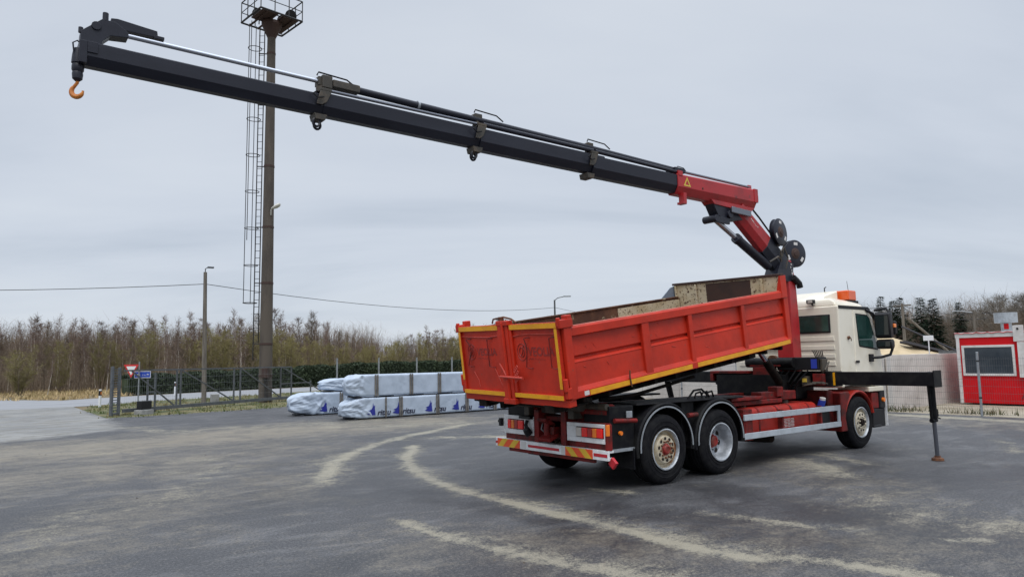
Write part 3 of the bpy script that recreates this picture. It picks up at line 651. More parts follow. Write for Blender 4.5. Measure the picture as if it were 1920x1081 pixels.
# ------------------------------------------------------------------ light pole, street lamp, wires
lp = empty('light_pole', (1.03, 30.2, 0)); tag(lp, 'weathered wooden pole with small lamp on top behind the gate', 'light pole')
b = MB(); b.cyl((0, 0, -.1), (-.10, -.02, 6.55), .125, .085, 12); b.build('pole', 'wood_pole', lp)
b = MB(); b.tube([(-.1, -.02, 6.4), (-.1, -.02, 6.72), (.02, -.1, 6.8)], .025); b.build('lamp_arm', 'galv_dark', lp)
b = MB(); b.box((.12, -.14, 6.79), (.3, .16, .08)); b.build('lamp_head', 'galv_dark', lp, .02)
sl_ = empty('street_lamp', (37.7, 45.6, 0)); tag(sl_, 'grey street lamp with short arm rising behind the tipper tailgate', 'street lamp')
b = MB(); b.cyl((0, 0, 0), (0, 0, 7.75), .12, .085, 10); b.build('pole', 'galv_dark', sl_)
b = MB(); b.tube([(0, 0, 7.7), (.25, -.2, 7.95), (.75, -.58, 8.08)], .045); b.build('lamp_arm', 'galv_dark', sl_)
b = MB(); b.box((1.0, -.77, 8.1), (.75, .22, .12), Matrix.Rotation(R_(-37), 3, 'Z')); b.build('lamp_head', 'galv', sl_, .03)
def wire(pts, sag, name='overhead_cable', label='', r=.017):
    b = MB(); 
    for (a, c), s in zip(zip(pts, pts[1:]), sag):
        a, c = Vector(a), Vector(c); b.tube([a.lerp(c, q/14)-Vector((0, 0, 4*s*(q/14)*(1-q/14))) for q in range(15)], r, 5)
    return tag(b.build(name, 'cable'), label, 'cable')
wire([(-24, 43.7, 6.25), (.94, 30.18, 5.95), (37.7, 45.6, 7.0), (75, 52, 6.6)], (.45, .75, .9), label='thin overhead cable strung from the wooden pole past the mast to the street lamp')

# ------------------------------------------------------------------ gate and fence on the left
GA = Vector((-3.45, 24.3, 0)); gdir = Vector((8.9, 5.0, 0)).normalized(); gate = empty('sliding_gate', GA, math.atan2(gdir.y, gdir.x)); tag(gate, 'grey steel sliding gate with diagonal braces and tapering tail end', 'gate')
b = MB(); gt = 1.76
b.bb((.0, -.03, gt-.06), (9.7, .03, gt)); b.bb((.0, -.05, .10), (12.6, .05, .24))
for s in (2.52, 2.72, 5.75, 6.15, 8.9, 9.7): b.bb((s-.03, -.027, .24), (s+.03, .027, gt-.06))
b.bb((11.2, -.025, .24), (11.26, .025, .98)); b.bb((8.93, -.025, .86), (11.2, .025, .91))
for s0, z0, s1, z1 in ((.35, gt-.06, 2.4, .24), (2.75, gt-.06, 5.7, .24), (6.2, gt-.06, 8.85, .24), (9.0, gt-.04, 12.5, .22)):
    d = Vector((s1-s0, 0, z1-z0)); b.box(((s0+s1)/2, 0, (z0+z1)/2), (d.length, .045, .05), Matrix.Rotation(-math.atan2(d.z, d.x), 3, 'Y'))
b.build('frame', 'galv_dark', gate)
b = MB()
for k in range(98):
    s = .06+k*.0985; b.bb((s-.0011, .004, .24), (s+.0011, .007, gt-.06))
for z in (.5, .8, 1.1, 1.4): b.bb((.03, .010, z-.003), (9.7, .016, z+.003))
b.build('mesh_infill', 'galv', gate)
gp = empty('gate_post', GA+gdir*-.45, math.atan2(gdir.y, gdir.x)); tag(gp, 'heavy grey double gate post with guide plates at the gate end', 'gate post')
b = MB(); b.bb((-.10, -.06, -.05), (-.02, .06, 1.9)); b.bb((.22, -.06, -.05), (.29, .06, 1.86)); b.bb((-.02, -.04, .02), (.22, .04, .12)); b.build('post', 'galv_dark', gp, .01)
b = MB()
for k in range(17): b.bb((-.015, -.05, .2+k*.098), (.215, -.038, .235+k*.098))
b.build('slat_guard', 'galv_dark', gp)
db = empty('gate_drive', GA+gdir*.75+Vector((.1, -.35, 0)), math.atan2(gdir.y, gdir.x)); tag(db, 'dark green gate drive box on a pale foot beside the gate post', 'gate drive')
b = MB(); b.bb((-.24, -.15, .2), (.24, .15, .52)); b.build('housing', 'plastic_dark', db, .03); b = MB(); b.bb((-.3, -.2, -.05), (.3, .2, .17)); b.build('foot', 'concrete', db, .02)
gp2 = empty('guide_frame', GA+gdir*1.45+Vector((-.1, .25, 0)), math.atan2(gdir.y, gdir.x)); tag(gp2, 'dark narrow guide frame standing behind the gate drive', 'guide frame')
b = MB(); b.bb((-.2, -.03, 0), (-.14, .03, 1.35)); b.bb((.16, -.03, 0), (.22, .03, 1.62)); b.bb((-.14, -.03, .8), (.16, .03, .86)); b.build('frame', 'galv_dark', gp2)
for i, (x, y) in enumerate([(8.02, 30.2), (11.05, 31.1), (14.21, 32.1), (17.49, 33.1), (18.6, 33.45), (21.6, 34.4)]):
    o = MB().bb((-.035, -.035, -.05), (.035, .035, 2.12)).bb((-.042, -.042, 2.12), (.042, .042, 2.15)).build('fence_post', 'galv'); o.location = (x, y, 0)
    tag(o, ['grey fence post behind the rounded end of the upper rear pack', 'grey fence post rising behind the left end of the stacked front pack', 'grey fence post behind the middle of the stacked front pack', 'left one of two grey fence posts near the tailgate edge', 'grey fence post right beside the tailgate edge', 'grey fence post hidden behind the tipper body'][i], 'fence post', 'fence posts behind the wrapped packs')
cb = MB().bb((-.19, -.15, -.05), (.19, .15, .42)); cb = cb.build('concrete_block', 'concrete', bevel=.03); cb.location = (1.75, 31.0, 0); tag(cb, 'small pale concrete block in the grass behind the gate', 'concrete block')
for i, (x, y, lb) in enumerate([(-3.33, 31.3, 'white roadside marker post with black band at the near road edge'), (2.45, 43.0, 'white roadside marker post in front of the dark hedge')]):
    r = empty('marker_post', (x, y, 0), .9); tag(r, lb, 'marker post', 'roadside marker posts')
    MB().bb((-.06, -.04, -.05), (.06, .04, .84)).build('post', 'sign_white', r, .015); b = MB(); b.bb((-.062, -.042, .55), (.062, .042, .78)); b.build('black_band', 'plastic_dark', r); b = MB(); b.bb((-.03, -.046, .60), (.03, -.042, .73)); b.build('reflector', 'lens_orange', r)
sg = empty('traffic_sign', (-1.42, 33.0, 0)); tag(sg, 'yield sign with small blue direction plate on one post by the road', 'traffic sign')
sx = Vector((cR.x, cR.y, 0)).normalized(); sy = Vector((0, 0, 1)); sn_ = sx.cross(sy)
b = MB(); b.cyl((0, 0, -.05), (0, 0, 2.12), .035); b.build('post', 'galv', sg)
def plate(pts, z0, th, name, m, par, o=Vector((0, 0, 0))):
    b = MB(); b.prism([o+sx*x+sy*z+sn_*z0 for x, z in pts], sn_*th); return b.build(name, m, par)
o_ = Vector((-.34, 0, 1.72)); tri = [(-.38, .27), (.38, .27), (0, -.40)]
tp = plate(tri, .04, .012, 'yield_panel', 'sign_red', sg, Vector(o_)); plate([(x*.66, z*.66) for x, z in tri], .0525, .003, 'white_centre', 'sign_white', tp, Vector(o_))
bp = plate([(-.42, -.17), (.42, -.17), (.42, .17), (-.42, .17)], .075, .012, 'direction_plate', 'sign_blue', sg, Vector((.22, .12, 1.47)))
plate([(-.36, -.03), (-.20, .05), (-.2, .01), (-.12, .01), (-.12, -.05), (-.2, -.05), (-.2, -.10)], .088, .003, 'arrow', 'sign_white', bp, Vector((.22, .12, 1.47)))
worn_marks(6, .13, Vector((.20, .12, 1.40))+sn_*.09, sx, sy, 'label_white', 'lettering', bp, seed=4)
for x0, x1, z0, z1 in ((-.42, .42, .145, .17), (-.42, .42, -.17, -.145), (-.42, -.40, -.145, .145), (.40, .42, -.145, .145)): plate([(x0, z0), (x1, z0), (x1, z1), (x0, z1)], .088, .003, 'white_border', 'sign_white', bp, Vector((.22, .12, 1.47)))

# ------------------------------------------------------------------ wrapped timber packs
def pack(name, x0, x1, y0, y1, z0, z1, bulge, seed, label, straps, logos=(), sagl=0.):
    """a foil-wrapped pack: cloth-like box, gathered and rounded at its left end"""
    rnd = random.Random(seed); r = empty(name, (x0, (y0+y1)/2, z0)); tag(r, label, 'timber pack', 'foil wrapped packs stacked in the yard')
    yc = (y0+y1)/2; hw = (y1-y0)/2; hh = (z1-z0)/2; L_ = x1-x0; n = 88; rings = []; xs = []; k = 0.
    while k < bulge: xs.append(k); k += .03
    while k < L_: xs.append(k); k += .055
    xs.append(L_); ph = [rnd.uniform(0, 6.28) for _ in range(14)]
    cr_s = [(rnd.uniform(0, bulge*1.1), rnd.uniform(-1, 1), rnd.uniform(-1.4, 1.4), rnd.uniform(.03, .08), rnd.choice((-1, 1))*rnd.uniform(.018, .050)) for _ in range(30)]
    cr_l = [(rnd.uniform(bulge, L_), rnd.uniform(-1, 1), rnd.uniform(.5, 2.2)*rnd.choice((-1, 1)), rnd.uniform(.03, .06), rnd.choice((-1, 1))*rnd.uniform(.004, .011)) for _ in range(80)]
    for x in xs:
        f = min(1, x/bulge); e = 5+25*f*f; sc_ = .30+.70*(1-(1-f)**2.4)**.55 if f < 1 else 1
        ring = []
        for i in range(n):
            a = 2*math.pi*(i+.5)/n; cx, sx_ = math.cos(a), math.sin(a); q = (abs(cx)**e+abs(sx_)**e)**(-1/e); py_, pz_ = cx*q, sx_*q
            w_ = pz_ if abs(py_) > abs(pz_) else py_
            wr = (1-f)**.7*1.5*(.035*math.sin(a*5+ph[0]+x*3)+.022*math.sin(a*11+ph[1]-x*7)+.012*math.sin(a*23+x*15+ph[5]))
            for xc, wc, sl_, wd, am in (cr_s if x < bulge*1.5 else cr_l):
                dd = (x-xc)-(w_-wc)*sl_*.35; 
                if abs(dd) < wd*2.5 and abs(w_-wc) < .9: wr += am*math.exp(-(dd/wd)**2)*(1-abs(w_-wc)/.9)
            wr += .004*math.sin(x*7+a*3+ph[2])+.003*math.sin(x*17-a*5+ph[3])
            yy = py_*hw*sc_*(1+wr); zz = pz_*hh*(sc_*.85+.15)*(1+wr)
            z = hh+zz-(1-f)**1.6*sagl
            ring.append((x+.03*(1-f)*math.sin(a*6+ph[6]), yy, max(z, .004)))
        rings.append(ring)
    b = MB(); b.loft(rings); b.build('foil_wrap', 'foil', r, sharp=75)
    b = MB()
    for x in straps:
        for dx_ in ((-.045, .035) if x > 0 else (0,)):
            x_ = abs(x)-x0; b.bb((x_+dx_-.026, -hw-.045, .0), (x_+dx_+.026, -hw-.012, 2*hh+.0))
    if straps: b.each('batten', 'batten', r, .004)
    b = MB(); q = .35
    while q < L_: b.bb((q-.05, -hw+.06, -.055), (q+.05, hw-.04, .02)); q += 1.2
    b.each('bearer', 'foil_dark', r)
    for x in logos:
        xl = x-x0; yq = -hw-.016; e = MB(); s = .34
        sail = [(-.62, 0), (-.18, .10), (-.55, .22), (-.12, .33), (-.42, .42), (.0, .62), (.05, 1.15), (.10, .72), (.22, .5), (.30, .95), (.32, .4), (.42, .0)]
        sail = [(-.75, .12), (-.30, .30), (-.62, .42), (-.16, .56), (-.02, .80), (.02, 1.2), (.12, .80), (.26, 1.0), (.24, .62), (.34, 0.), (-.1, -.02)]
        e.prism([(xl+u*s*.85, yq, .10+w_*s) for u, w_ in sail], (0, -.003, 0)); e.build('emblem', 'ink_blue', r)
        text('ritsu', .27, (xl+.16, yq-.001, .085), (1, 0, 0), (.0, 0, 1), 'ink_black', 'lettering', r, .001, .25, bold=.006)
    return r
pack('timber_pack', 1.58, 10.4, 14.70, 15.75, .03, .70, .85, 1, 'pale foil wrapped timber pack on the asphalt, front one printed with blue sails', [-2.98, 3.56, 5.04, 6.3, 7.58, 8.9], [2.5, 3.45, 4.72, 5.85, 7.0, 8.2, 9.5], .05)
pack('timber_pack', 1.75, 10.2, 14.75, 15.75, .755, 1.47, .5, 2, 'plain white foil wrapped pack lying on top of the front printed pack', [2.66, 4.0, 5.15, 6.4, 7.7])
pack('timber_pack', 1.0, 9.5, 17.9, 18.95, .02, .80, 1.05, 3, 'crumpled foil wrapped pack with bulging rounded end, rear one on the asphalt', [2.8, 4.2, 5.5], [2.15], 0)
pack('timber_pack', 2.16, 9.3, 18.0, 18.9, .82, 1.30, 1.2, 4, 'foil wrapped pack with pinched pointed end on top of the rear pack', [4.4, 5.8])
b = MB(); b.bb((-.12, 0, 0), (.12, .02, .13)); o = b.build('timber_end', 'timber'); o.location = (3.05, 17.97, 1.0); tag(o, 'small patch of bare timber showing at the torn rear pack end', 'timber')

# ------------------------------------------------------------------ right: wall, wire fence, hut, sand
def wallbox(name, a, c, h, th, label, seams):
    a = Vector(a); c = Vector(c); d = (c-a); L_ = d.length; r = empty(name, a, math.atan2(d.y, d.x)); tag(r, label, 'wall'); b = MB(); k = 0
    edges = [0]+seams+[L_]
    for s0, s1 in zip(edges, edges[1:]): b.bb((s0+.008, -th/2, -.1), (s1-.008, th/2, h+random.uniform(-.012, .012)))
    b.build('panels', 'wall_white', r, .012); b = MB(); b.bb((0.02, -th/2+.03, -.1), (L_-.02, th/2-.03, h-.03)); b.build('joint_filler', 'dark_grime', r); return r
wallbox('concrete_wall', (16.35, 4.1, 0), (23.5, 4.15, 0), 1.84, .16, 'whitewashed wall running back beside the red hut', [2.0, 4.1, 6.0])
wallbox('concrete_wall', (16.45, 4.25, 0), (17.4, 22.5, 0), 1.84, .16, 'long whitewashed wall seen behind and under the truck', [2.3, 4.6, 6.9, 9.2, 11.5, 13.8, 16.1])
FA = Vector((15.95, 14.5, 0)); FB = Vector((14.9, -5.0, 0)); fd = (FB-FA).normalized(); FL = (FB-FA).length; wf = empty('wire_fence', FA, math.atan2(fd.y, fd.x)); tag(wf, 'galvanised welded wire mesh fence on posts in front of hut and wall', 'wire fence')
b = MB(); s = 0.
while s < FL:
    b.bb((s-.0013, -.0013, .06), (s+.0013, .0013, 1.74)); s += .06
for z in [.08+.2*k for k in range(9)]: b.bb((0, .003, z-.003), (FL, .009, z+.003))
b.build('wire_mesh', 'galv_dark', wf, sharp=None)
s = 2.07
while s < FL:
    o = MB().cyl((0, 0, -.05), (0, 0, 1.86), .034, None, 10).cyl((0, 0, 1.86), (0, 0, 1.885), .038, .03, 10).build('post', 'galv', wf); o.location = (s, -.05, 0)
    for z in (.55, 1.62): q = MB().cyl((0, 0, z-.02), (0, 0, z+.02), .042, None, 10).build('clamp', 'plastic_dark', o)
    s += 2.86
hut = empty('site_hut', (20.5, 3.5, 0)); tag(hut, 'red boxy site hut with white corner trims and one wide window', 'hut')
b = MB(); b.bb((.0, -6.5, .06), (2.6, -.02, 2.46)); b.build('wall', 'hut_red', hut)
b = MB(); b.bb((-.03, -.11, .04), (.08, .0, 2.46)); b.bb((-.035, -6.55, 2.40), (2.65, .02, 2.55)); b.build('white_trim', 'hut_white', hut, .008)
b = MB(); rr = [(-.05+.10*(q % 2), -6.6+q*.14, 2.555+.012*(q % 2)) for q in range(48)]
b.prism([(-.06, .03, 2.553), (2.7, .03, 2.553), (2.7, -6.6, 2.553), (-.06, -6.6, 2.553)], (0, 0, .035)); b.build('roof', 'hut_white', hut, .006)
b = MB(); b.tube([(-.07, .02-q*.12, 2.56+.022*math.sin(q*2.3)) for q in range(54)], .012, 4); b.build('roof_cord', 'stripe_red', hut)
wy0, wy1 = -1.82, -.17
b = MB(); b.bb((-.045, wy0, 2.04), (.02, wy1, 2.12)); b.bb((-.045, wy0, 1.03), (.02, wy1, 1.11)); b.bb((-.043, wy0, 1.11), (.02, wy0+.08, 2.04)); b.bb((-.043, wy1-.08, 1.11), (.02, wy1, 2.04)); wn = b.build('window', 'hut_white', hut, .006)
b = MB(); b.bb((-.02, wy0+.08, 1.11), (-.008, wy1-.08, 2.04)); b.build('pane', 'hut_glass', wn)
b = MB(); b.cyl((1.0, -1.32, 2.58), (1.0, -1.32, 2.95), .17, None, 16); b.cyl((1.0, -1.32, 2.92), (1.0, -1.32, 3.28), .36, None, 20); b.build('roof_vent', 'steel', hut)
b = MB(); b.bb((.815, -1.45, 2.68), (.835, -1.3, 2.88)); b.build('vent_plate', 'hut_red', hut)
b = MB(); b.bb((-.09, -2.15, 2.22), (-.05, -1.83, 2.78)); lp_ = b.build('lamp_board', 'hut_white', hut, .01); b = MB(); b.cyl((-.12, -1.98, 2.66), (-.09, -1.98, 2.66), .035, None, 12); b.build('lamp_eye', 'plastic_dark', lp_)
b = MB(); b.bb((-.10, -3.6, .98), (-.005, -1.93, 2.20)); b.build('white_shutter', 'hut_white', hut, .01)
b = MB(); b.tube([(-.03, -2.1, 1.0), (-.03, -2.12, .7), (-.04, -1.95, .3), (-.04, -1.92, .24)], .012, 5); b.build('loose_cable', 'cable', hut)
# sand heap
sv = []; sf = []; na, nr = 48, 14
for k in range(nr+1):
    for i in range(na):
        a = 2*math.pi*i/na; f = k/nr; r = 7.2*f; sv.append((r*math.cos(a), r*math.sin(a)*1.25, 3.1*max(0, 1-f)**1.12+.10*math.sin(a*5+f*6)*f*(1-f)*2+.07*math.sin(a*11+f*9)*f*(1-f)*2-.1))
for k in range(nr):
    for i in range(na): j = (i+1) % na; sf.append((k*na+i, k*na+j, (k+1)*na+j, (k+1)*na+i))
b = MB(); b.add(sv, sf); o = b.build('sand_heap', 'sand_pile', sharp=80); o.location = (33.0, 12.0, 0); tag(o, 'pale heap of sand rising behind the white wall', 'sand heap')
b = MB(); a, c = Vector((30.2, 11.0, 2.72)), Vector((33.6, 8.6, 1.62)); d = c-a
cv = empty('conveyor_belt', (32, 9.8, 0)); tag(cv, 'dark sloping conveyor belt frame beside the sand heap', 'conveyor')
b = MB(off=(-32, -9.8, 0)); dd = Vector((d.x, d.y, 0)).normalized(); sd2 = Vector((-dd.y, dd.x, 0))
a, c = Vector((31.9, 10.3, 2.42)), Vector((34.6, 8.0, 1.45))
b.prism([a+sd2*.3, a-sd2*.3, a-sd2*.3+Vector((0, 0, .13)), a+sd2*.3+Vector((0, 0, .13))], c-a); b.build('belt', 'conveyor', cv)
b = MB(off=(-32, -9.8, 0)); b.cyl(a.lerp(c, .25), a.lerp(c, .25)-Vector((0, 0, 2.3)), .05); b.cyl(a.lerp(c, .8), a.lerp(c, .8)-Vector((0, 0, 1.7)), .05); b.cyl(a+Vector((0, 0, .9)), c+Vector((0, 0, .15)), .05); b.each('support', 'conveyor', cv)
sb = empty('notice_board', (21.9, 5.0, 0)); tag(sb, 'small blank white notice plate on a thin post behind the wall', 'notice board')
MB().cyl((0, 0, -.05), (0, 0, 2.5), .022).build('post', 'sign_white', sb); MB().box((0, 0, 2.46), (.03, .36, .2), Matrix.Rotation(R_(15), 3, 'Z')).build('plate', 'sign_white', sb, .01)
for i, (x, y, h, lb, st) in enumerate([(44.2, 15.5, 5.4, 'wooden utility pole with slanted stay right of the cab', 1), (56.5, 18.7, 5.2, 'thin wooden pole behind the conveyor', 0), (59.4, 16.3, 5.3, 'wooden pole with small lamp arm left of the roof vent', 2)]):
    r = empty('utility_pole', (x, y, 0)); tag(r, lb, 'utility pole', 'poles in front of the right hand trees')
    MB().cyl((0, 0, -.1), (0, 0, h), .13, .09, 8).build('pole', 'wood_pole', r)
    if st == 1: MB().cyl((.2, -.3, 4.3), (3.2, -3.6, -.1), .09, None, 8).build('stay', 'wood_pole', r)
    MB().bb((-.05, -.6, h-.2), (.05, .6, h-.1)).build('cross_arm', 'wood_pole', r)
    if st == 2: MB().tube([(0, 0, h-.1), (-.3, .9, h+.1), (-.4, 1.5, h+.1)], .05).build('lamp_arm', 'galv', r)
wire([(44.2, 15.5, 5.2), (56.5, 18.7, 5.05), (75, 20, 5.4)], (.3, .3), label='thin overhead cable between the wooden poles on the right', r=.02)
wire([(30, 24, 5.0), (44.2, 15.5, 5.25), (59.4, 16.3, 5.2), (80, 12, 6.2)], (.3, .3, .3), label='overhead cable from the stayed pole to the lamp pole', r=.02)
b = MB(); rnd = random.Random(5); fe = empty('mesh_screen', (31.5, 7.2, 0)); tag(fe, 'dull green mesh screen fence behind the wall beside the hut', 'fence')
MB().bb((-.02, -2.2, -.05), (.02, 1.2, 1.98)).build('screen', 'galv_dark', fe)

# ================================================================== THE TRUCK
TO = Vector((2.5, 1.25, 0)); truck = empty('crane_truck', TO)
tag(truck, 'red tipper truck with cream cab, raised tipping body and long extended loader crane', 'truck')
OFF = -TO
def TB(): return MB(off=OFF)
# ---- chassis
b = TB()
for y in (.82, 1.60): b.bb((-1.15, y, .72), (6.9, y+.08, 1.0))
for x in (-1.05, .0, 1.35, 2.8, 4.2, 5.6): b.bb((x-.05, .90, .76), (x+.05, 1.60, .94))
for y in (.80, 1.60): b.bb((-1.15, y, 1.003), (4.4, y+.1, 1.13))
b.build('chassis_frame', 'chassis_red', truck, .006)
b = TB()
for x in (0, 1.35, 5.98): b.cyl((x, .3, .515), (x, 2.2, .515), .075, None, 10)
for x in (0, 1.35): b.lathe([(.0, -.2), (.13, -.19), (.2, -.06), (.2, .06), (.13, .19), (0, .2)], (x, 1.25, .515), (1, 0, 0), 16); b.bb((x-.45, .72, .60), (x+.45, .80, .68)); b.bb((x-.45, 1.70, .60), (x+.45, 1.78, .68))
b.bb((-.95, .9, .62), (5.2, 1.6, .72))
b.build('axle', 'dark_grime', truck, .01)
# rubber, rims, hubs -----------------------------------------------------
def wheel_tyre():
    b = MB(); R = .515; w = .31
    prof = [(.30, .01), (.315, .0), (.36, -.006), (.42, -.008), (.465, .0), (.492, .016), (.507, .035), (R, .055)]
    gr = []
    for k, t in enumerate(np.linspace(.06, w-.06, 4)): gr += [(R, t-.018), (R-.014, t-.010), (R-.014, t+.010), (R, t+.018)]
    prof += gr+[(R, w-.05), (.507, w-.035), (.492, w-.016), (.465, w), (.36, w+.004), (.30, w)]
    b.lathe([(r, t) for r, t in prof], (0, 0, 0), (0, 1, 0), 64)
    for r_ in (.345, .405): b.lathe([(r_, -.004-.004), (r_+.004, -.012), (r_+.012, -.012), (r_+.016, -.006)], (0, 0, 0), (0, 1, 0), 64)
    me = b.mesh('tyre', 40); me.materials.append(M['tyre']); return me
TY = wheel_tyre()
def rim_mesh(b, m, r0, n, rad, y, el, nut):
    """rim with its ring of dark hand holes as a second material"""
    n0 = len(b.f)
    for k in range(n):
        a = 2*math.pi*(k+.5)/n; c = Vector((r0*math.cos(a), y, r0*math.sin(a))); u = Vector((math.cos(a), 0, math.sin(a))); w = Vector((-math.sin(a), 0, math.cos(a)))
        b.add([c+u*rad*math.cos(q)+w*rad*el*math.sin(q) for q in [2*math.pi*i/12 for i in range(12)]], [list(range(12))])
    n1 = len(b.f); rn, yn, mn = nut
    for k in range(10):
        a = 2*math.pi*k/10; c = Vector((rn*math.cos(a), yn, rn*math.sin(a))); b.cyl(c, c+Vector((0, -.035, 0)), .016, .013, 6)
    me = b.mesh('rim', 30)
    for q in (m, 'hole', mn): me.materials.append(M[q])
    for i in range(n0, len(me.polygons)): me.polygons[i].material_index = 1 if i < n1 else 2
    return me
def rim_convex(m, nut):
    b = MB(); b.lathe([(.30, .0), (.302, -.010), (.288, -.012), (.282, .01), (.272, .05), (.262, .075), (.235, .08), (.215, .055), (.205, .01), (.195, -.008), (.12, -.012), (.115, .0), (.0, .0)], (0, 0, 0), (0, 1, 0), 48)
    return rim_mesh(b, m, .160, 10, .024, -.0125, 1.15, nut)
def hub(r, y0, y1, m):
    b = MB(); b.lathe([(r*1.25, y1+.05), (r*1.2, y1+.01), (r, y1), (r*.95, y0+.012), (r*.8, y0), (r*.55, y0-.004), (r*.5, y0+.006), (0, y0+.006)], (0, 0, 0), (0, 1, 0), 24)
    me = b.mesh('wheel', 30); me.materials.append(M[m]); return me
RG = MB().lathe([(.302, -.006), (.306, -.014), (.290, -.018), (.281, -.004), (.274, .03)], (0, 0, 0), (0, 1, 0), 48).mesh('rim_flange', 40); RG.materials.append(M['rim_grey'])
# dished rim of the driven wheels
bd = MB(); bd.lathe([(.302, -.004), (.306, -.014), (.290, -.018), (.281, .0), (.272, .05), (.262, .09), (.250, .15), (.235, .175), (.21, .185), (.13, .19), (.1, .19), (0, .19)], (0, 0, 0), (0, 1, 0), 48); DISH = rim_mesh(bd, 'rim_grey', .192, 8, .036, .178, 1.25, (.145, .19, 'rim_grey'))

HUBD = hub(.092, .105, .16, 'hub_red'); HUBT = hub(.075, -.045, -.012, 'hub_red'); HUBF = hub(.07, -.05, -.012, 'dark_grime')
RT_ = rim_convex('rim_cream', (.122, -.01, 'rust')); RF_ = rim_convex('rim_cream_clean', (.118, -.01, 'rim_cream_clean'))
def wheel(x, side, kind):
    hb, rm = dict(tag=(HUBT, RT_), drive=(HUBD, DISH), front=(HUBF, RF_))[kind]
    w = bpy.data.objects.new('wheel', hb); COL.objects.link(w); w.parent = truck
    w.location = Vector((x, 0.0 if side < 0 else 2.5, .515))+OFF; w.rotation_euler = (0, random.uniform(0, 6), 0 if side < 0 else math.pi)
    if kind == 'tag': w['label'] = 'rusty cream rear wheel'
    for nm, me in (('tyre', TY), ('rim', rm))+((('rim_flange', RG),) if kind != 'drive' else ()):
        o = bpy.data.objects.new(nm, me); COL.objects.link(o); o.parent = w
    if kind == 'drive':
        o = bpy.data.objects.new('tyre', TY); COL.objects.link(o); o.parent = w; o.location = (0, .335, 0)
for x, k in ((0, 'tag'), (1.35, 'drive'), (5.98, 'front')):
    for s in (-1, 1): wheel(x, s, k)
# ---- mudguards
def arc_guard(cx, cz, r, a0, a1, y0, y1, m='black'):
    b = TB(); n = 22; rings = []
    for k in range(n+1):
        a = a0+(a1-a0)*k/n; c, s = math.cos(a), math.sin(a)
        rings.append([(cx+(r-.02)*c, y0+.012, cz+(r-.02)*s), (cx+r*c, y0, cz+r*s), (cx+(r+.025)*c, y0+.02, cz+(r+.025)*s), (cx+(r+.03)*c, y0+.08, cz+(r+.03)*s), (cx+(r+.03)*c, y1, cz+(r+.03)*s), (cx+(r+.01)*c, y1, cz+(r+.01)*s), (cx+(r+.01)*c, y0+.05, cz+(r+.01)*s), (cx+(r-.035)*c, y0+.045, cz+(r-.035)*s)])
    b.loft(rings); return b
def trim_arc(cx, cz, r, a0, a1, y, w):
    b = TB(); n = 26; rings = []
    for k in range(n+1):
        a = a0+(a1-a0)*k/n; c, s = math.cos(a), math.sin(a); rings.append([(cx+(r-w)*c, y, cz+(r-w)*s), (cx+(r-w)*c, y-.012, cz+(r-w)*s), (cx+r*c, y-.012, cz+r*s), (cx+r*c, y, cz+r*s)])
    return b.loft(rings)
for x in (0.04, 1.37):
    for y0, y1, yt in ((-.01, .62, -.008), (2.51, 1.9, 2.52)):
        g_ = arc_guard(x, .55, .635, R_(-8), R_(190), y0, y1).build('mudguard', 'black', truck, sharp=30)
        if y0 < 1: trim_arc(x, .55, .605, R_(-2), R_(184), yt, .022).build('edge_trim', 'steel', g_)
b = TB(); b.bb((-.55, .04, 1.18), (2.1, .66, 1.215)); b.bb((-1.1, .06, .56), (-.60, .60, 1.20)); b.bb((.55, .12, .55), (.86, .6, 1.19)); b.bb((-1.1, 1.9, .56), (-.60, 2.45, 1.20)); b.bb((-.55, 1.85, 1.18), (2.1, 2.46, 1.215)); b.each('wheel_box', 'black', truck, .02)
for y0 in (.03, 1.92): MB(off=OFF).bb((-.66, y0, .28), (-.635, y0+.55, .58)).build('mud_flap', 'black', truck, .004)
b = TB(); b.bb((-1.12, .045, .555), (-.56, .075, .60)); b.build('box_edge', 'steel', truck)
b = TB(); b.cyl((.58, .02, .98), (.80, .02, .98), .035); b.cyl((-1.05, .02, 1.0), (-.62, .0, .98), .032); b.each('side_pin', 'chassis_red', truck)
b = TB(); b.bb((-.78, .03, 1.02), (-.66, .055, 1.12)); b.build('reflector_plate', 'steel', truck, .01, )
b = TB(); b.cyl((-.93, .04, .82), (-.93, .0, .82), .03); b.build('side_marker', 'lens_orange', truck)
b = TB()
for q in (1.05, 1.22, 1.35): b.tube([(q, .25, 1.2), (q+.04, .25, 1.29), (q+.2, .28, 1.31), (q+.27, .3, 1.21)], .016, 6)
b.tube([(.8, .2, 1.2), (1.0, .22, 1.34), (1.3, .3, 1.35), (1.5, .3, 1.22)], .018); b.build('hose', 'black', truck)
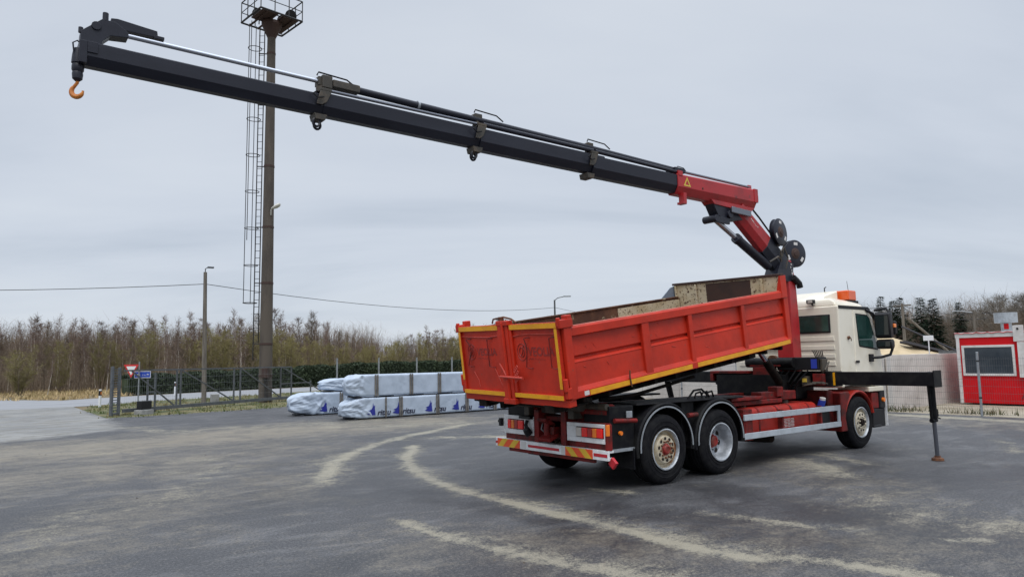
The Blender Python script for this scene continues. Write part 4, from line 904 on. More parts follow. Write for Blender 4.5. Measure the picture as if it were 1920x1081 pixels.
# ---- rear: lamp boards, posts, chevron bar, hitch
xr = -1.2
b = TB()
for y in (.90, 1.53): b.bb((xr-.04, y-.055, .60), (xr+.10, y+.055, 1.10))
for y0, y1 in ((.02, .86), (1.59, 2.40)): b.bb((xr+.02, y0, .60), (xr+.08, y1, .97))
b.bb((xr-.05, -.03, .60), (xr+.05, .015, .96)); b.each('rear_frame', 'chassis_red', truck, .006)
def lamp_board(y0, y1, z0, z1, ly0, ly1, lz0, lz1, segs):
    b = TB(); X = xr-.03
    b.bb((X, y0, lz1+.01), (X+.04, y1, z1)); b.bb((X, y0, z0), (X+.04, y1, lz0-.01)); b.bb((X, y0, lz0-.01), (X+.04, ly0-.01, lz1+.01)); b.bb((X, ly1+.01, lz0-.01), (X+.04, y1, lz1+.01))
    f = b.build('lamp_board', 'white_paint', truck, .006)
    b = TB(); b.bb((X+.015, ly0-.01, lz0-.01), (X+.045, ly1+.01, lz1+.01)); b.build('lamp_back', 'black', f)
    L_ = ly1-ly0; q = ly0
    for fr, m in segs:
        b = TB(); b.bb((X-.022, q+.004, lz0), (X+.015, q+L_*fr-.004, lz1)); b.build('tail_lamp', m, f, .01); q += L_*fr
lamp_board(.03, .83, .685, .955, .07, .62, .765, .895, [(.22, 'lens_red'), (.16, 'lens_orange'), (.18, 'lens_darkred'), (.22, 'lens_red'), (.22, 'lens_white')])
lamp_board(1.61, 2.38, .69, .985, 1.86, 2.27, .775, .915, [(.35, 'lens_red'), (.22, 'lens_darkred'), (.2, 'lens_orange'), (.23, 'lens_red')])
b = TB(); b.bb((xr-.06, -.04, .80), (xr+.0, .0, .96)); b.build('side_lamp', 'lens_orange', truck, .01)
b = TB(); b.bb((xr-.09, 2.40, .80), (xr-.02, 2.46, .93)); b.cyl((xr-.05, 2.4, .86), (xr-.05, 2.5, .88), .03); b.build('outline_lamp', 'plastic_dark', truck, .01)
b = TB(); b.tube([(xr-.05, 1.75, .92), (xr-.09, 1.73, .86), (xr-.1, 1.70, .80)], .03); b.cyl((xr-.13, 1.68, .80), (xr-.07, 1.68, .72), .055, .065); b.bb((xr-.10, 1.62, .95), (xr-.02, 1.90, .99)); b.build('trailer_socket', 'plastic_dark', truck)
b = TB(); b.bb((xr-.06, -.04, .465), (xr-.02, 2.58, .60)); b.bb((xr-.02, -.02, .565), (xr+.08, 2.56, .598)); b.bb((xr-.02, -.02, .467), (xr+.08, 2.56, .50)); bar = b.build('bumper_bar', 'white_paint', truck, .004)
def chev(y0, y1, sgn):
    b = TB(); b.bb((xr-.064, y0, .468), (xr-.0605, y1, .597)); o = b.build('chevron_panel', 'stripe_orange', bar)
    b = TB(); w = (y1-y0)/4.0; q = y0-.13
    for k in range(3):
        a = y0+(2*k+(.1 if sgn > 0 else 1.0))*w; sh = .14*sgn
        lo = [max(y0, min(y1, v)) for v in (a, a+w*.95)]; hi = [max(y0, min(y1, v)) for v in (a+sh, a+w*.95+sh)]
        if lo[1]-lo[0] < .005 and hi[1]-hi[0] < .005: continue
        b.prism([(xr-.0665, lo[0], .468), (xr-.0665, lo[1], .468), (xr-.0665, hi[1], .597), (xr-.0665, hi[0], .597)], (.002, 0, 0))
    b.each('chevron_stripe', 'stripe_yellow', o)
chev(.26, .84, 1); chev(1.93, 2.53, -1)
b = TB(); b.bb((xr-.0635, .98, .51), (xr-.0605, 1.72, .55)); b.bb((xr-.0635, -.03, .51), (xr-.0605, .24, .555)); b.bb((xr-.0635, 2.535, .51), (xr-.0605, 2.58, .55)); b.each('red_strip', 'stripe_red', bar)
b = TB(); b.bb((xr-.063, .86, .48), (xr-.0605, .93, .585)); b.bb((xr-.063, 1.77, .48), (xr-.0605, 1.90, .585)); b.each('tape_mark', 'label_white', bar)
b = TB(); b.box((xr+.03, -.05, .43), (.05, .12, .12), Matrix.Rotation(R_(40), 3, 'X')); b.build('marker_flap', 'stripe_red', truck, .01)
b = TB(); b.bb((xr+.0, .30, .40), (xr+.06, 2.3, .462)); b.build('underrun_bar', 'chassis_red', truck, .01)
b = TB(); b.bb((-1.1, .96, .66), (-1.0, 1.47, 1.0)); b.bb((-1.24, 1.12, .74), (-1.05, 1.36, .86)); b.box((-1.27, 1.25, .93), (.22, .2, .05), Matrix.Rotation(R_(25), 3, 'Y')); b.box((-1.29, 1.2, .70), (.2, .3, .05), Matrix.Rotation(R_(-20), 3, 'Y')); b.cyl((-1.26, 1.25, .72), (-1.26, 1.25, .98), .045); b.build('trailer_hitch', 'chassis_red', truck, .01)
b = TB(); b.tube([(-1.05, 1.02, 1.04), (-1.12, 1.2, 1.06), (-1.05, 1.45, 1.07)], .014, 5); b.tube([(-1.1, 1.5, 1.0), (-1.2, 1.46, .8), (-1.1, 1.40, .7)], .014, 5); b.each('air_line', 'steel', truck)
# tipping hinges, tanks under the body
b = TB()
for y in (.66, 1.70): b.bb((-1.25, y, 1.0), (-.85, y+.12, 1.30))
b.cyl((-1.22, .50, 1.20), (-1.22, .92, 1.20), .085, None, 16); b.cyl((-1.22, 1.62, 1.22), (-1.22, 2.1, 1.22), .085, None, 16); b.cyl((-1.1, .1, 1.19), (-1.1, 2.4, 1.22), .05, None, 10); b.each('tipping_hinge', 'bracket', truck, .01)
b = TB(); b.cyl((-1.0, .12, 1.12), (-1.0, .78, 1.12), .11, None, 18); b.cyl((-.98, .14, .99), (-.98, .78, .99), .08, None, 14); b.cyl((-1.0, .10, .98), (-1.0, .10, 1.18), .04, None, 8); b.each('air_tank', 'chassis_red', truck)
b = TB(); b.cyl((4.5, .78, 1.25), (3.95, .78, 1.78), .08, None, 16); tc_ = b.build('tipping_cylinder', 'dark_grime', truck); b = TB(); b.cyl((3.95, .78, 1.78), (3.60, .78, 2.12), .055, None, 16); b.build('rod', 'chrome', tc_)
b = TB(); b.tube([(-1.0, .35, 1.28), (-.2, .4, 1.32), (.6, .5, 1.42), (1.5, .6, 1.55)], .028, 6); b.tube([(-.9, 2.0, 1.3), (.3, 2.0, 1.30), (1.5, 1.9, 1.5)], .03, 6); b.each('tipping_strut', 'dark_grime', truck)
# ---- tank, side guard, boxes
prof = []
for cx_, cz_, a0 in ((.58, .88, 0), (.22, .88, 90), (.22, .56, 180), (.58, .56, 270)):
    for k in range(6): a = R_(a0+90*k/5); prof.append((cx_+.11*math.cos(a), cz_+.11*math.sin(a)))
b = TB(); b.prism([(2.35, y, z) for y, z in prof], (.85, 0, 0)); b.prism([(3.24, y, z) for y, z in prof], (1.28, 0, 0)); tk = b.build('fuel_tank', 'tank_red', truck, .012, sharp=40)
b = TB(); pr2 = [(.40+(y-.40)*1.02, .72+(z-.72)*1.02) for y, z in prof]
for x in (2.60, 3.18, 3.62, 4.22): b.prism([(x, y, z) for y, z in pr2], (.045, 0, 0))
b.each('tank_strap', 'chassis_red', tk, sharp=40)
b = TB(); b.cyl((3.9, .4, .99), (3.9, .4, 1.05), .07, None, 14); b.cyl((2.5, .35, .99), (2.5, .35, 1.06), .06, None, 14); b.tube([(2.45, .3, 1.0), (2.55, .3, 1.08), (2.75, .32, 1.02)], .014, 5); b.each('filler_cap', 'bracket', tk)
b = TB(); b.bb((3.34, .102, .58), (3.72, .106, .76)); b.build('placard', 'tank_red', tk)
b = TB()
for r in range(3):
    for c_ in range(3):
        x0 = 3.36+c_*.12; z0 = .60+r*.052
        for (u0, u1, w0, w1) in ((0, .095, 0, .008), (0, .095, .03, .038), (0, .008, .008, .03), (.087, .095, .008, .03), (.045, .052, .008, .03)): b.bb((x0+u0, .0985, z0+w0), (x0+u1, .1015, z0+w1))
b.build('placard_signs', 'label_white', tk)
b = TB(); b.bb((4.56, .1, .50), (5.0, .58, .90)); b.build('fluid_tank', 'plastic_dark', truck, .04); b = TB(); b.cyl((4.72, .14, .88), (4.70, .08, 1.02), .07, .06, 14); b.build('blue_cap', 'label_blue', truck); b = TB(); b.cyl((4.70, .08, 1.02), (4.695, .07, 1.06), .055, None, 14); b.build('white_cap', 'label_white', truck)
b = TB(); b.bb((2.02, -.012, .80), (5.18, .02, .90)); b.bb((2.0, -.012, .49), (5.18, .02, .59)); b.bb((5.08, -.010, .59), (5.17, .018, .80)); b.build('side_guard', 'alu_rail', truck, .006)
b = TB()
for x in (2.08, 3.2, 4.5): b.bb((x, .022, .48), (x+.05, .30, .92))
b.bb((2.05, .03, .46), (2.3, .5, .98)); b.each('guard_bracket', 'chassis_red', truck, .006)
b = TB(); b.bb((1.95, .25, 1.02), (3.6, .62, 1.10)); b.bb((1.95, .18, 1.11), (2.9, .78, 1.17)); b.box((3.3, .42, 1.16), (.55, .22, .12)); b.box((3.9, .45, 1.14), (.5, .3, .16)); b.box((3.55, .35, 1.22), (.2, .2, .18)); b.each('subframe_plate', 'chassis_red', truck, .015)
b = TB(); b.cyl((2.5, .95, .46), (3.6, .5, .36), .09, None, 12); b.bb((2.4, .7, .4), (4.6, 1.9, .72)); b.build('underbody', 'dark_grime', truck, .03)

# ---- tipping body
TH, BR = .13898, .020695
Ry = Matrix.Rotation(-TH, 3, 'Y'); Rx = Matrix.Rotation(BR, 3, 'X'); BM = (Ry @ Rx).to_4x4(); BM.translation = Vector((-1.9145, 1.25, 1.3474))-TO
b = MB(); b.bb((.02, -1.2, .0), (5.5, 1.2, .05))
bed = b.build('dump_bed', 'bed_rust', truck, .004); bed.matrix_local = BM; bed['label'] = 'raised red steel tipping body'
def BB(name, m, bv=.006, parent=bed, **k): return lambda b: b.build(name, m, parent, bv, **k)
b = MB()
for y in (-.55, .45): b.bb((.15, y, -.24), (5.45, y+.1, -.002))
for k in range(11): b.bb((.35+k*.5, -1.15, -.09), (.42+k*.5, 1.15, -.003))
b.build('underframe', 'dark_grime', bed, .004)
def side(s):
    """one long side: top rail, stepped panel, bottom ledge"""
    f = lambda y, v: (0, s*y, v); b = MB()
    # profile from outside bottom going up, then back down inside; y measured outward
    pr = [(1.25, .0), (1.25, .095), (1.205, .150), (1.196, .50), (1.21, .535), (1.165, .575), (1.165, .845), (1.25, .85), (1.25, .985), (1.235, 1.0), (1.13, 1.0), (1.12, .985), (1.12, .05), (1.15, .0)]
    if s < 0: pr = [(1.25, .0), (1.25, .095), (1.208, .155), (1.200, .475), (1.208, .488), (1.150, .535), (1.150, .553), (1.192, .575), (1.180, .845), (1.25, .855), (1.25, .965), (1.235, .98), (1.13, .98), (1.12, .96), (1.12, .05), (1.15, .0)]
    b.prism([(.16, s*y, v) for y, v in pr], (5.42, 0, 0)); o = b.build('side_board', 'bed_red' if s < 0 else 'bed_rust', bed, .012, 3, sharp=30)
    b = MB()
    for u0, u1, tp in ((1.60, 1.76, .86), (2.70, 2.80, .86), (4.14, 4.24, .86), (5.48, 5.62, .98)):
        b.prism([(u0, s*1.243, .02), (u1, s*1.243, .02), (u1, s*1.243, tp), (u0, s*1.243, tp)], (0, -s*.07, 0))
    b.each('rib', 'bed_red', o, .012)
    return o
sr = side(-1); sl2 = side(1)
# worn light edge of the ledge at the bottom, reflective tape, small marks
b = MB()
for u0, u1 in ((.40, 1.20), (1.235, 2.66), (2.80, 5.53)): b.bb((u0, -1.2535, .012), (u1, -1.2505, .082))
b.each('reflective_tape', 'tape_yellow', sr)
b = MB(); b.bb((.29, -1.2535, .02), (.38, -1.2505, .08)); b.build('white_reflector', 'label_white', sr)
b = MB(); b.tube([(1.22, -1.262, .22), (1.205, -1.262, .12), (1.225, -1.262, -.02)], .012, 5); b.build('rope_hook', 'rust', sr)
# lower-left dents: small scratches catch the light
b = MB(); rnd = random.Random(3)
for k in range(22):
    u = rnd.uniform(.3, 5.4); v = rnd.choice([rnd.uniform(.2, .46), rnd.uniform(.6, .82)]); l = rnd.uniform(.03, .14); an = rnd.uniform(-1.2, -.2); y = -1.205 if v < .5 else -1.188
    if any(u0-.15 < u < u1+.15 for u0, u1 in ((1.6, 1.76), (2.7, 2.8), (4.14, 4.24), (5.5, 5.62))): continue
    b.tube([(u, y, v), (u+l*.5*math.cos(an), y-.001, v+l*.5*math.sin(an)), (u+l*math.cos(an)*1.05, y, v+l*math.sin(an))], rnd.uniform(.0025, .005), 4)
b.build('scratch', 'bed_red_worn', sr)
# corner posts with hinges
b = MB()
for s in (-1, 1):
    b.bb((.03, s*1.10, .0), (.17, s*1.262, 1.04)); b.bb((-.04, s*1.18, .98), (.20, s*1.275, 1.10)); b.bb((-.03, s*1.20, .02), (.06, s*1.275, .17)); b.cyl((-.02, s*1.24, .12), (-.02, s*1.24, .30), .035); b.cyl((-.02, s*1.22, 1.0), (-.02, s*1.22, 1.13), .03)
    b.bb((.10, s*1.15, 1.06), (.19, s*1.27, 1.15))
b.bb((.0, -1.24, -.10), (.14, 1.24, .01)); b.each('corner_post', 'bed_red', bed, .012)
b = MB(); b.bb((.0, -.9, -.20), (.25, -.7, -.08)); b.bb((.0, .7, -.20), (.25, .9, -.08)); b.bb((.05, -1.1, -.14), (.5, 1.1, -.105)); b.each('hinge_lug', 'dark_grime', bed, .01)
# tailgate: two leaves
def leaf(y0, y1, lb):
    b = MB(); b.bb((-.01, y0, .0), (.02, y1, 1.07)); b.bb((-.045, y0, .985), (-.01, y1, 1.075)); b.bb((-.045, y0, .0), (-.01, y1, .075)); b.bb((-.045, y0, .075), (-.01, y0+.06, .985)); b.bb((-.045, y1-.06, .075), (-.01, y1, .985))
    return b.build('tailgate_leaf', 'bed_red', bed, .008)
lr = leaf(-1.20, -.13, ''); ll = leaf(.10, 1.20, '')
b = MB(); b.bb((-.0485, -1.19, .995), (-.0455, -.16, 1.066)); b.bb((-.0485, -1.19, .008), (-.0455, -.13, .070)); b.bb((-.0485, -1.198, .16), (-.0455, -1.145, .985)); b.each('reflective_tape', 'tape_yellow', lr)
b = MB(); b.bb((-.0485, .13, .995), (-.0455, 1.17, 1.066)); b.bb((-.0485, .12, .008), (-.0455, 1.19, .070)); b.bb((-.0485, 1.142, .22), (-.0455, 1.195, .985)); b.each('reflective_tape', 'tape_yellow', ll)
def rods(par, specs):
    for y, kink in specs:
        b = MB(); b.tube([(-.012, y-.10, .87), (-.045, y-.08, .875), (-.045, y, .86), (-.045, y-kink, .76), (-.045, y-kink*1.2, .68), (-.045, y, .45), (-.045, y-.08, .435), (-.012, y-.11, .435)], .008, 6); b.build('grab_rod', 'chassis_red', par)
rods(lr, [(-.47, .04), (-1.02, .0)]); rods(ll, [(1.0, .10), (.43, .0)])
b = MB(); b.tube([(-.02, -1.19, .915), (-.022, -.6, .925), (-.02, -.35, .915), (-.02, -.14, .885)], .008, 5); b.build('wire_rod', 'bed_red_worn', lr)
b = MB(); b.tube([(-.02, 1.18, .915), (-.022, .7, .895), (-.02, .4, .89), (-.02, .11, .915)], .008, 5); b.build('wire_rod', 'bed_red_worn', ll)
b = MB(); b.tube([(-.013, .34, .42), (-.015, .28, .32), (-.014, .22, .2), (-.013, .16, .12)], .006, 4); b.tube([(-.013, .9, .35), (-.014, .8, .22), (-.013, .78, .12)], .006, 4); b.build('weld_scar', 'bed_red_worn', ll)
for par, ys, sx_ in ((lr, -.50, 1), (ll, .77, .9)):
    text('VEOLIA', .17*sx_, (-.0125, ys, .615), (0, -1, 0), (0, 0, 1), 'faded_letters', 'lettering', par, .0015, bold=.004)
    worn_marks(14, .055*sx_, (-.0118, ys, .545), (0, -1, 0), (0, 0, 1), 'faded_letters', 'faded_line', par, seed=9)
    b = MB(); c0 = ys+.14
    for rr_, w_ in ((.105, .014), (.06, .02)):
        pts = [(-.0125, c0+rr_*math.cos(q), .665+rr_*1.15*math.sin(q)) for q in [2*math.pi*k/24 for k in range(24)]]; b.tube(pts, w_*.4, 4, close=True)
    b.tube([(-.0125, c0+.03, .60), (-.0125, c0-.02, .67), (-.0125, c0-.05, .77)], .01, 4); b.build('emblem', 'faded_letters', par)
# centre closing bars and lock
b = MB(); b.bb((-.07, .02, -.07), (.02, .10, 1.12)); b.bb((-.06, -.13, -.06), (.02, -.06, 1.10)); b.cyl((-.065, -.02, -.08), (-.065, -.02, 1.11), .028, None, 10); b.bb((-.08, -.16, 1.06), (.03, .12, 1.13)); b.bb((-.085, -.16, -.10), (.03, .12, -.02)); b.each('closing_bar', 'bed_red', bed, .01)
b = MB(); b.cyl((-.10, .12, .31), (-.10, -.42, .30), .018, None, 8); b.tube([(-.08, .12, .5), (-.075, .06, .42), (-.09, -.02, .33)], .012, 5)
for k in range(9): c = Vector((-.075, -.22-.03*(k % 3), .25+.025*k)); b.tube([c+Vector((0, .02*math.cos(q), .026*math.sin(q))) for q in [2*math.pi*i/8 for i in range(8)]], .007, 4, close=True)
b.build('lock_handle', 'bed_red_worn', bed)
b = MB(); b.tube([(.0, .30, 1.10), (-.02, .24, 1.16), (-.02, -.02, 1.185), (-.02, -.20, 1.15), (.0, -.28, 1.09)], .014, 6); b.bb((-.03, .0, 1.11), (.0, .10, 1.19)); b.build('top_handle', 'rust', bed)
# headboard
hu = 5.50
b = MB(); b.bb((hu-.02, -1.115, .055), (hu+.03, 1.115, .984)); b.bb((hu-.02, -1.22, .984), (hu+.03, 1.22, 1.255)); hd = b.build('headboard', 'bed_beige', bed, .006)
b = MB(); b.bb((hu-.032, -.59, .05), (hu-.0215, .42, 1.235)); b.build('brown_panel', 'bed_brown', hd)
b = MB(); b.bb((hu-.05, -1.25, 1.257), (hu+.05, 1.25, 1.30)); b.build('top_rail', 'rust_iron', hd, .006)
b = MB()
for y in (.66, -.84, 1.17): b.bb((hu-.06, y-.022, .06), (hu-.022, y+.022, 1.24))
b.each('inner_rib', 'bed_beige', hd, .006)
b = MB(); b.prism([(hu-.075, -1.12, .86), (hu-.075, -1.25, .86), (hu-.075, -1.25, 1.25), (hu-.075, -1.22, 1.25)], (.05, 0, 0)); b.bb((hu-.08, -1.255, .86), (hu+.1, -1.225, 1.26)); b.build('gusset', 'bed_red', hd)
b = MB(); b.prism([(hu-.5, 1.225, 1.0), (hu, 1.225, 1.0), (hu, 1.225, 1.25), (hu-.15, 1.225, 1.22)], (0, .01, 0)); b.build('side_plate', 'gusset_grey', hd)
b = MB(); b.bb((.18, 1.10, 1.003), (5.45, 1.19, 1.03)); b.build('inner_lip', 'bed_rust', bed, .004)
b = MB(); b.bb((3.6, 1.105, .80), (5.46, 1.1185, .97)); b.build('liner_strip', 'bed_beige', bed)
b = MB(); b.bb((.16, -1.21, .981), (5.56, -1.14, .993)); b.build('worn_edge', 'bed_pink', sr)
# ---- cab
b = TB(); pr = [(5.40, 1.22), (5.40, 2.86), (6.60, 2.86), (6.74, 2.76), (7.10, 1.96), (7.20, 1.22), (6.62, 1.22), (6.55, 1.28), (5.52, 1.28), (5.50, 1.22)]
b.prism([(x, .03, z) for x, z in pr], (0, 2.44, 0)); cab = b.build('cab', 'cab_cream', truck, .055, 4, sharp=40)
b = TB(); b.loft([[(5.42, .07, 2.84), (6.66, .09, 2.84), (6.66, 2.41, 2.84), (5.42, 2.43, 2.84)], [(5.44, .10, 2.93), (6.60, .16, 2.93), (6.60, 2.34, 2.93), (5.44, 2.40, 2.93)], [(5.50, .24, 3.03), (6.35, .36, 3.02), (6.35, 2.14, 3.02), (5.50, 2.26, 3.03)]]); b.build('roof', 'cab_cream', cab, .05, 4, sharp=40)
b = TB(); b.loft([[(5.55, .42, 3.0), (6.30, .48, 3.0), (6.30, 2.0, 3.0), (5.55, 2.05, 3.0)], [(5.75, .50, 3.10), (6.34, .50, 3.24), (6.34, 2.0, 3.24), (5.75, 2.0, 3.10)]]); b.build('roof_spoiler', 'cab_cream', cab, .03, 3, sharp=40)
b = TB(); b.prism([(5.42, .018, 2.80), (6.62, .018, 2.80), (6.86, .018, 2.60), (6.88, .018, 2.66), (6.64, .018, 2.865), (5.42, .018, 2.865)], (0, .02, 0)); b.build('gutter', 'plastic_dark', cab, .006)
b = TB(); b.bb((5.375, .20, 2.32), (5.402, 2.3, 2.69)); wn = b.build('rear_window', 'plastic_dark', cab, .04, 4)
b = TB(); b.bb((5.368, .235, 2.35), (5.377, 2.27, 2.66)); b.build('pane', 'glass_green', wn, .003)
b = TB()
for z in (2.20, 2.02, 1.85, 1.70): b.bb((5.385, .14, z-.045), (5.402, 2.36, z+.045))
b.each('rear_panel_rib', 'cab_cream', cab, .012, 3)
# door: a plate 10 mm proud of the side, with its window
b = TB(); dp = [(5.985, 1.26), (5.985, 2.78), (6.60, 2.78), (6.70, 2.70), (7.02, 1.97), (7.07, 1.26)]
b.prism([(x, .018, z) for x, z in dp], (0, .02, 0)); dr = b.build('door', 'cab_cream', cab, .010, 3)
b = TB(); gp_ = [(6.06, 2.72), (6.56, 2.70), (6.66, 2.62), (6.955, 1.96), (6.16, 2.03), (6.13, 2.06)]
b.prism([(x, .013, z) for x, z in gp_], (0, .012, 0)); wn = b.build('window', 'plastic_dark', dr, .01)
b = TB(); c_ = Vector((6.45, 0, 2.35)); b.prism([(c_.x+(x-c_.x)*.93, .009, c_.z+(z-c_.z)*.91) for x, z in gp_], (0, .006, 0)); b.build('pane', 'glass_green', wn)
b = TB(); b.box((6.02, .004, 1.73), (.14, .02, .05)); b.build('door_handle', 'plastic_dark', dr, .008)
b = TB(); b.cyl((5.73, .035, 2.22), (5.73, .0, 2.20), .035, .028, 10); b.tube([(5.73, .01, 2.25), (5.75, -.02, 2.2), (5.78, -.01, 2.15)], .01, 5); b.build('side_lamp', 'rust', cab)
b = TB(); b.tube([(6.50, .02, 2.80), (6.68, -.05, 2.72), (6.80, -.02, 2.60)], .03, 6); b.build('wind_deflector', 'plastic_dark', cab)
b = TB(); 
for z0, z1, d in ((2.20, 2.74, 0), (1.98, 2.18, .02)): b.loft([[(6.74+d, -.36, z0), (6.88+d, -.34, z0), (6.88+d, -.08, z0), (6.74+d, -.06, z0)], [(6.70+d, -.38, z0+.05), (6.90+d, -.35, z0+.05), (6.90+d, -.07, z0+.05), (6.70+d, -.05, z0+.05)], [(6.70+d, -.38, z1-.05), (6.90+d, -.35, z1-.05), (6.90+d, -.07, z1-.05), (6.70+d, -.05, z1-.05)], [(6.74+d, -.36, z1), (6.88+d, -.34, z1), (6.88+d, -.08, z1), (6.74+d, -.06, z1)]])
mi = b.build('mirror', 'plastic_dark', cab, .025, 3)
b = TB(); b.bb((6.690, -.34, 2.27), (6.698, -.09, 2.67)); b.bb((6.71, -.34, 2.03), (6.718, -.09, 2.13)); b.each('mirror_glass', 'glass', mi)
b = TB(); b.tube([(6.85, .0, 2.80), (6.86, -.25, 2.82), (6.84, -.30, 2.74)], .028, 8); b.tube([(6.60, .0, 1.80), (6.68, -.16, 1.81), (6.86, -.27, 1.86), (6.92, -.29, 1.98), (6.90, -.28, 2.1)], .030, 8); b.box((6.58, .0, 1.80), (.14, .06, .16)); b.each('mirror_arm', 'plastic_dark', mi, .01)
b = TB(); b.bb((7.0, -.34, 2.28), (7.12, -.12, 2.56)); b.build('front_mirror', 'plastic_dark', cab, .03); b = TB(); b.bb((6.90, -.37, 2.42), (7.0, -.33, 2.50)); b.build('turn_lamp', 'lens_orange', cab, .012)
b = TB(); b.bb((6.40, .30, 3.02), (6.74, .78, 3.24)); b.build('beacon', 'beacon', cab, .03, 3); b = TB(); b.bb((6.36, .28, 2.95), (6.78, .82, 3.02)); b.build('beacon_foot', 'plastic_dark', cab, .01)
b = TB(); b.bb((5.33, .50, 2.93), (5.42, .66, 3.01)); b.cyl((5.4, .55, 2.88), (5.39, .57, 2.94), .015); b.build('work_lamp', 'plastic_dark', cab, .012); b = TB(); b.bb((5.322, .52, 2.945), (5.332, .62, 2.995)); b.build('work_lamp_glass', 'lamp_glass', cab)
b = TB(); b.tube([(6.7, .42, 2.95), (6.66, .42, 3.15), (6.60, .42, 3.45)], [.012, .007, .004], 5); b.tube([(6.36, .80, 3.2), (6.36, .80, 3.32), (6.36, .76, 3.34)], .012, 5); b.each('antenna', 'plastic_dark', cab)
# front wing, steps
b = arc_guard(5.98, .53, .60, R_(14), R_(158), .0, .6); b.build('front_wing', 'tank_red', truck, sharp=30)
b = TB(); b.prism([(5.22, .0, .38), (5.46, .0, .38), (5.40, .0, .62), (5.46, .0, .86), (5.62, .0, 1.08), (5.56, .0, 1.15), (5.22, .0, 1.13)], (0, .62, 0)); b.bb((4.98, .14, .50), (5.21, .7, 1.18)); b.build('wing_flap', 'chassis_red', truck, .02)
b = TB(); b.bb((6.45, .02, 1.10), (7.1, .7, 1.205)); b.build('wing_top', 'cab_cream', truck, .02)
b = TB(); b.bb((6.58, .04, .36), (7.12, .6, .74)); b.bb((6.90, .02, .74), (7.12, .6, 1.12)); b.bb((6.52, -.02, .37), (6.84, .1, .42)); b.build('step_box', 'plastic_dark', truck, .03)
b = TB(); b.bb((6.6, .05, .745), (6.895, .58, 1.08)); b.build('step_recess', 'chassis_red', truck, .02)
b = TB(); b.cyl((7.0, .03, .92), (7.0, -.02, .92), .045, None, 12); b.build('wing_lamp', 'lens_orange', truck); b = TB(); b.bb((7.121, .0, .38), (7.135, .5, .92)); b.build('bumper_edge', 'white_paint', truck)

# ---- loader crane
cx, cy = 4.93, .85
b = TB(); b.bb((cx-.20, -.12, 1.27), (cx+.20, 2.55, 1.56)); b.bb((cx-.32, .55, 1.02), (cx+.32, 1.6, 1.30)); base = b.build('crane_base', 'black', truck, .015)
b = TB(); b.bb((cx-.155, -1.88, 1.31), (cx+.155, -.121, 1.55)); b.bb((cx-.16, -1.90, 1.29), (cx+.16, -1.881, 1.58)); b.bb((cx-.155, 2.551, 1.31), (cx+.155, 4.2, 1.55)); b.each('outrigger_beam', 'black', base, .008)
b = TB(); b.bb((cx-.17, -.155, 1.30), (cx-.156, -.115, 1.54)); b.build('yellow_mark', 'tape_yellow', base)
for y, s in ((-1.80, 1), (4.10, -1)):
    b = TB(); a = Vector((cx-.02, y+.02*s, 1.52)); f = Vector((cx+.30, y+.12*s, .03)); m_ = a.lerp(f, .53); k_ = a.lerp(f, .60)
    b.cyl(a, m_, .062, .058, 16); b.lathe([(.0, -.13), (.08, -.12), (.105, -.03), (.105, .06), (.07, .12), (0, .13)], a.lerp(f, .06), (0, 0, 1), 16); b.tube([a+Vector((-.10, -.02, -.1)), a.lerp(f, .3)+Vector((-.12, -.02, 0)), m_+Vector((-.11, -.02, 0))], .018, 6); b.tube([m_+Vector((.08, 0, .0)), m_+Vector((.13, -.02, .05)), m_+Vector((.12, -.02, .16)), m_+Vector((.07, 0, .18))], .012, 5); b.tube([m_+Vector((.1, -.02, .02)), m_+Vector((.19, -.03, .0))], .012, 5); b.cyl(m_+Vector((-.1, 0, -.02)), m_+Vector((.08, 0, -.02)), .04, None, 8)
    lg = b.build('outrigger_leg', 'black', truck)
    b = TB(); b.cyl(m_, f, .034, None, 14); b.build('rod', 'chrome_dull', lg); b = TB(); b.lathe([(.0, .06), (.05, .055), (.05, .03), (.095, .012), (.10, -.025), (0, -.03)], f, (0, 0, 1), 22); b.build('foot_plate', 'rust', lg)
b = TB(); b.bb((cx-.32, .06, 1.585), (cx-.02, .96, 1.84)); b.build('valve_block', 'plastic_dark', base, .02); b = TB(); b.bb((cx-.325, .10, 1.62), (cx-.321, .22, 1.80)); b.build('blue_label', 'label_blue', base)
b = TB(); b.bb((cx-.3, .0, 1.56), (cx-.1, .05, 1.80)); b.bb((cx-.35, .3, 1.30), (cx-.22, .42, 1.47)); b.each('control_panel', 'bracket', base, .01)
b = TB(); b.bb((cx-.36, .31, 1.36), (cx-.345, .40, 1.43)); b.build('yellow_plate', 'label_yellow', base)
b = TB()
for q in range(5): b.tube([(cx-.36, .40-q*.05, 1.28+.02*q), (cx-.40, .30-q*.09, 1.30+.015*q), (cx-.34, .1-q*.05, 1.33)], .012, 5)
for q in range(6): b.tube([(cx-.3, -.02+q*.03, 1.84), (cx-.34, -.03+q*.035, 1.93), (cx-.33, -.02+q*.04, 1.97)], .011, 5)
b.tube([(cx-.25, .06, 1.5), (cx-.3, -.05, 1.6), (cx-.2, -.08, 1.75)], .016, 5); b.build('control_lever', 'bracket', base)
b = TB(); b.bb((cx-.3, .0, 1.30), (cx-.21, .22, 1.52)); b.bb((cx-.5, 1.0, 1.35), (cx-.25, 1.4, 1.65)); b.bb((cx-.55, 1.5, 1.52), (cx-.22, 2.42, 1.575)); b.bb((cx-.55, 2.34, 1.36), (cx-.25, 2.42, 1.519)); b.bb((cx-.45, .8, 1.66), (cx-.2, 1.5, 1.74)); b.each('red_bracket', 'chassis_red', base, .012)
b = TB(); b.tube([(cx-.45, 1.02, 1.48+0), (cx-.47, 1.10, 1.62), (cx-.45, 1.13, 1.82)], .04, 8); b.tube([(cx-.47, 1.02+.07*math.cos(q), 1.42+.09*math.sin(q)) for q in [2*math.pi*k/14 for k in range(14)]], .022, 6, close=True); b.build('tow_eye', 'chassis_red', base)
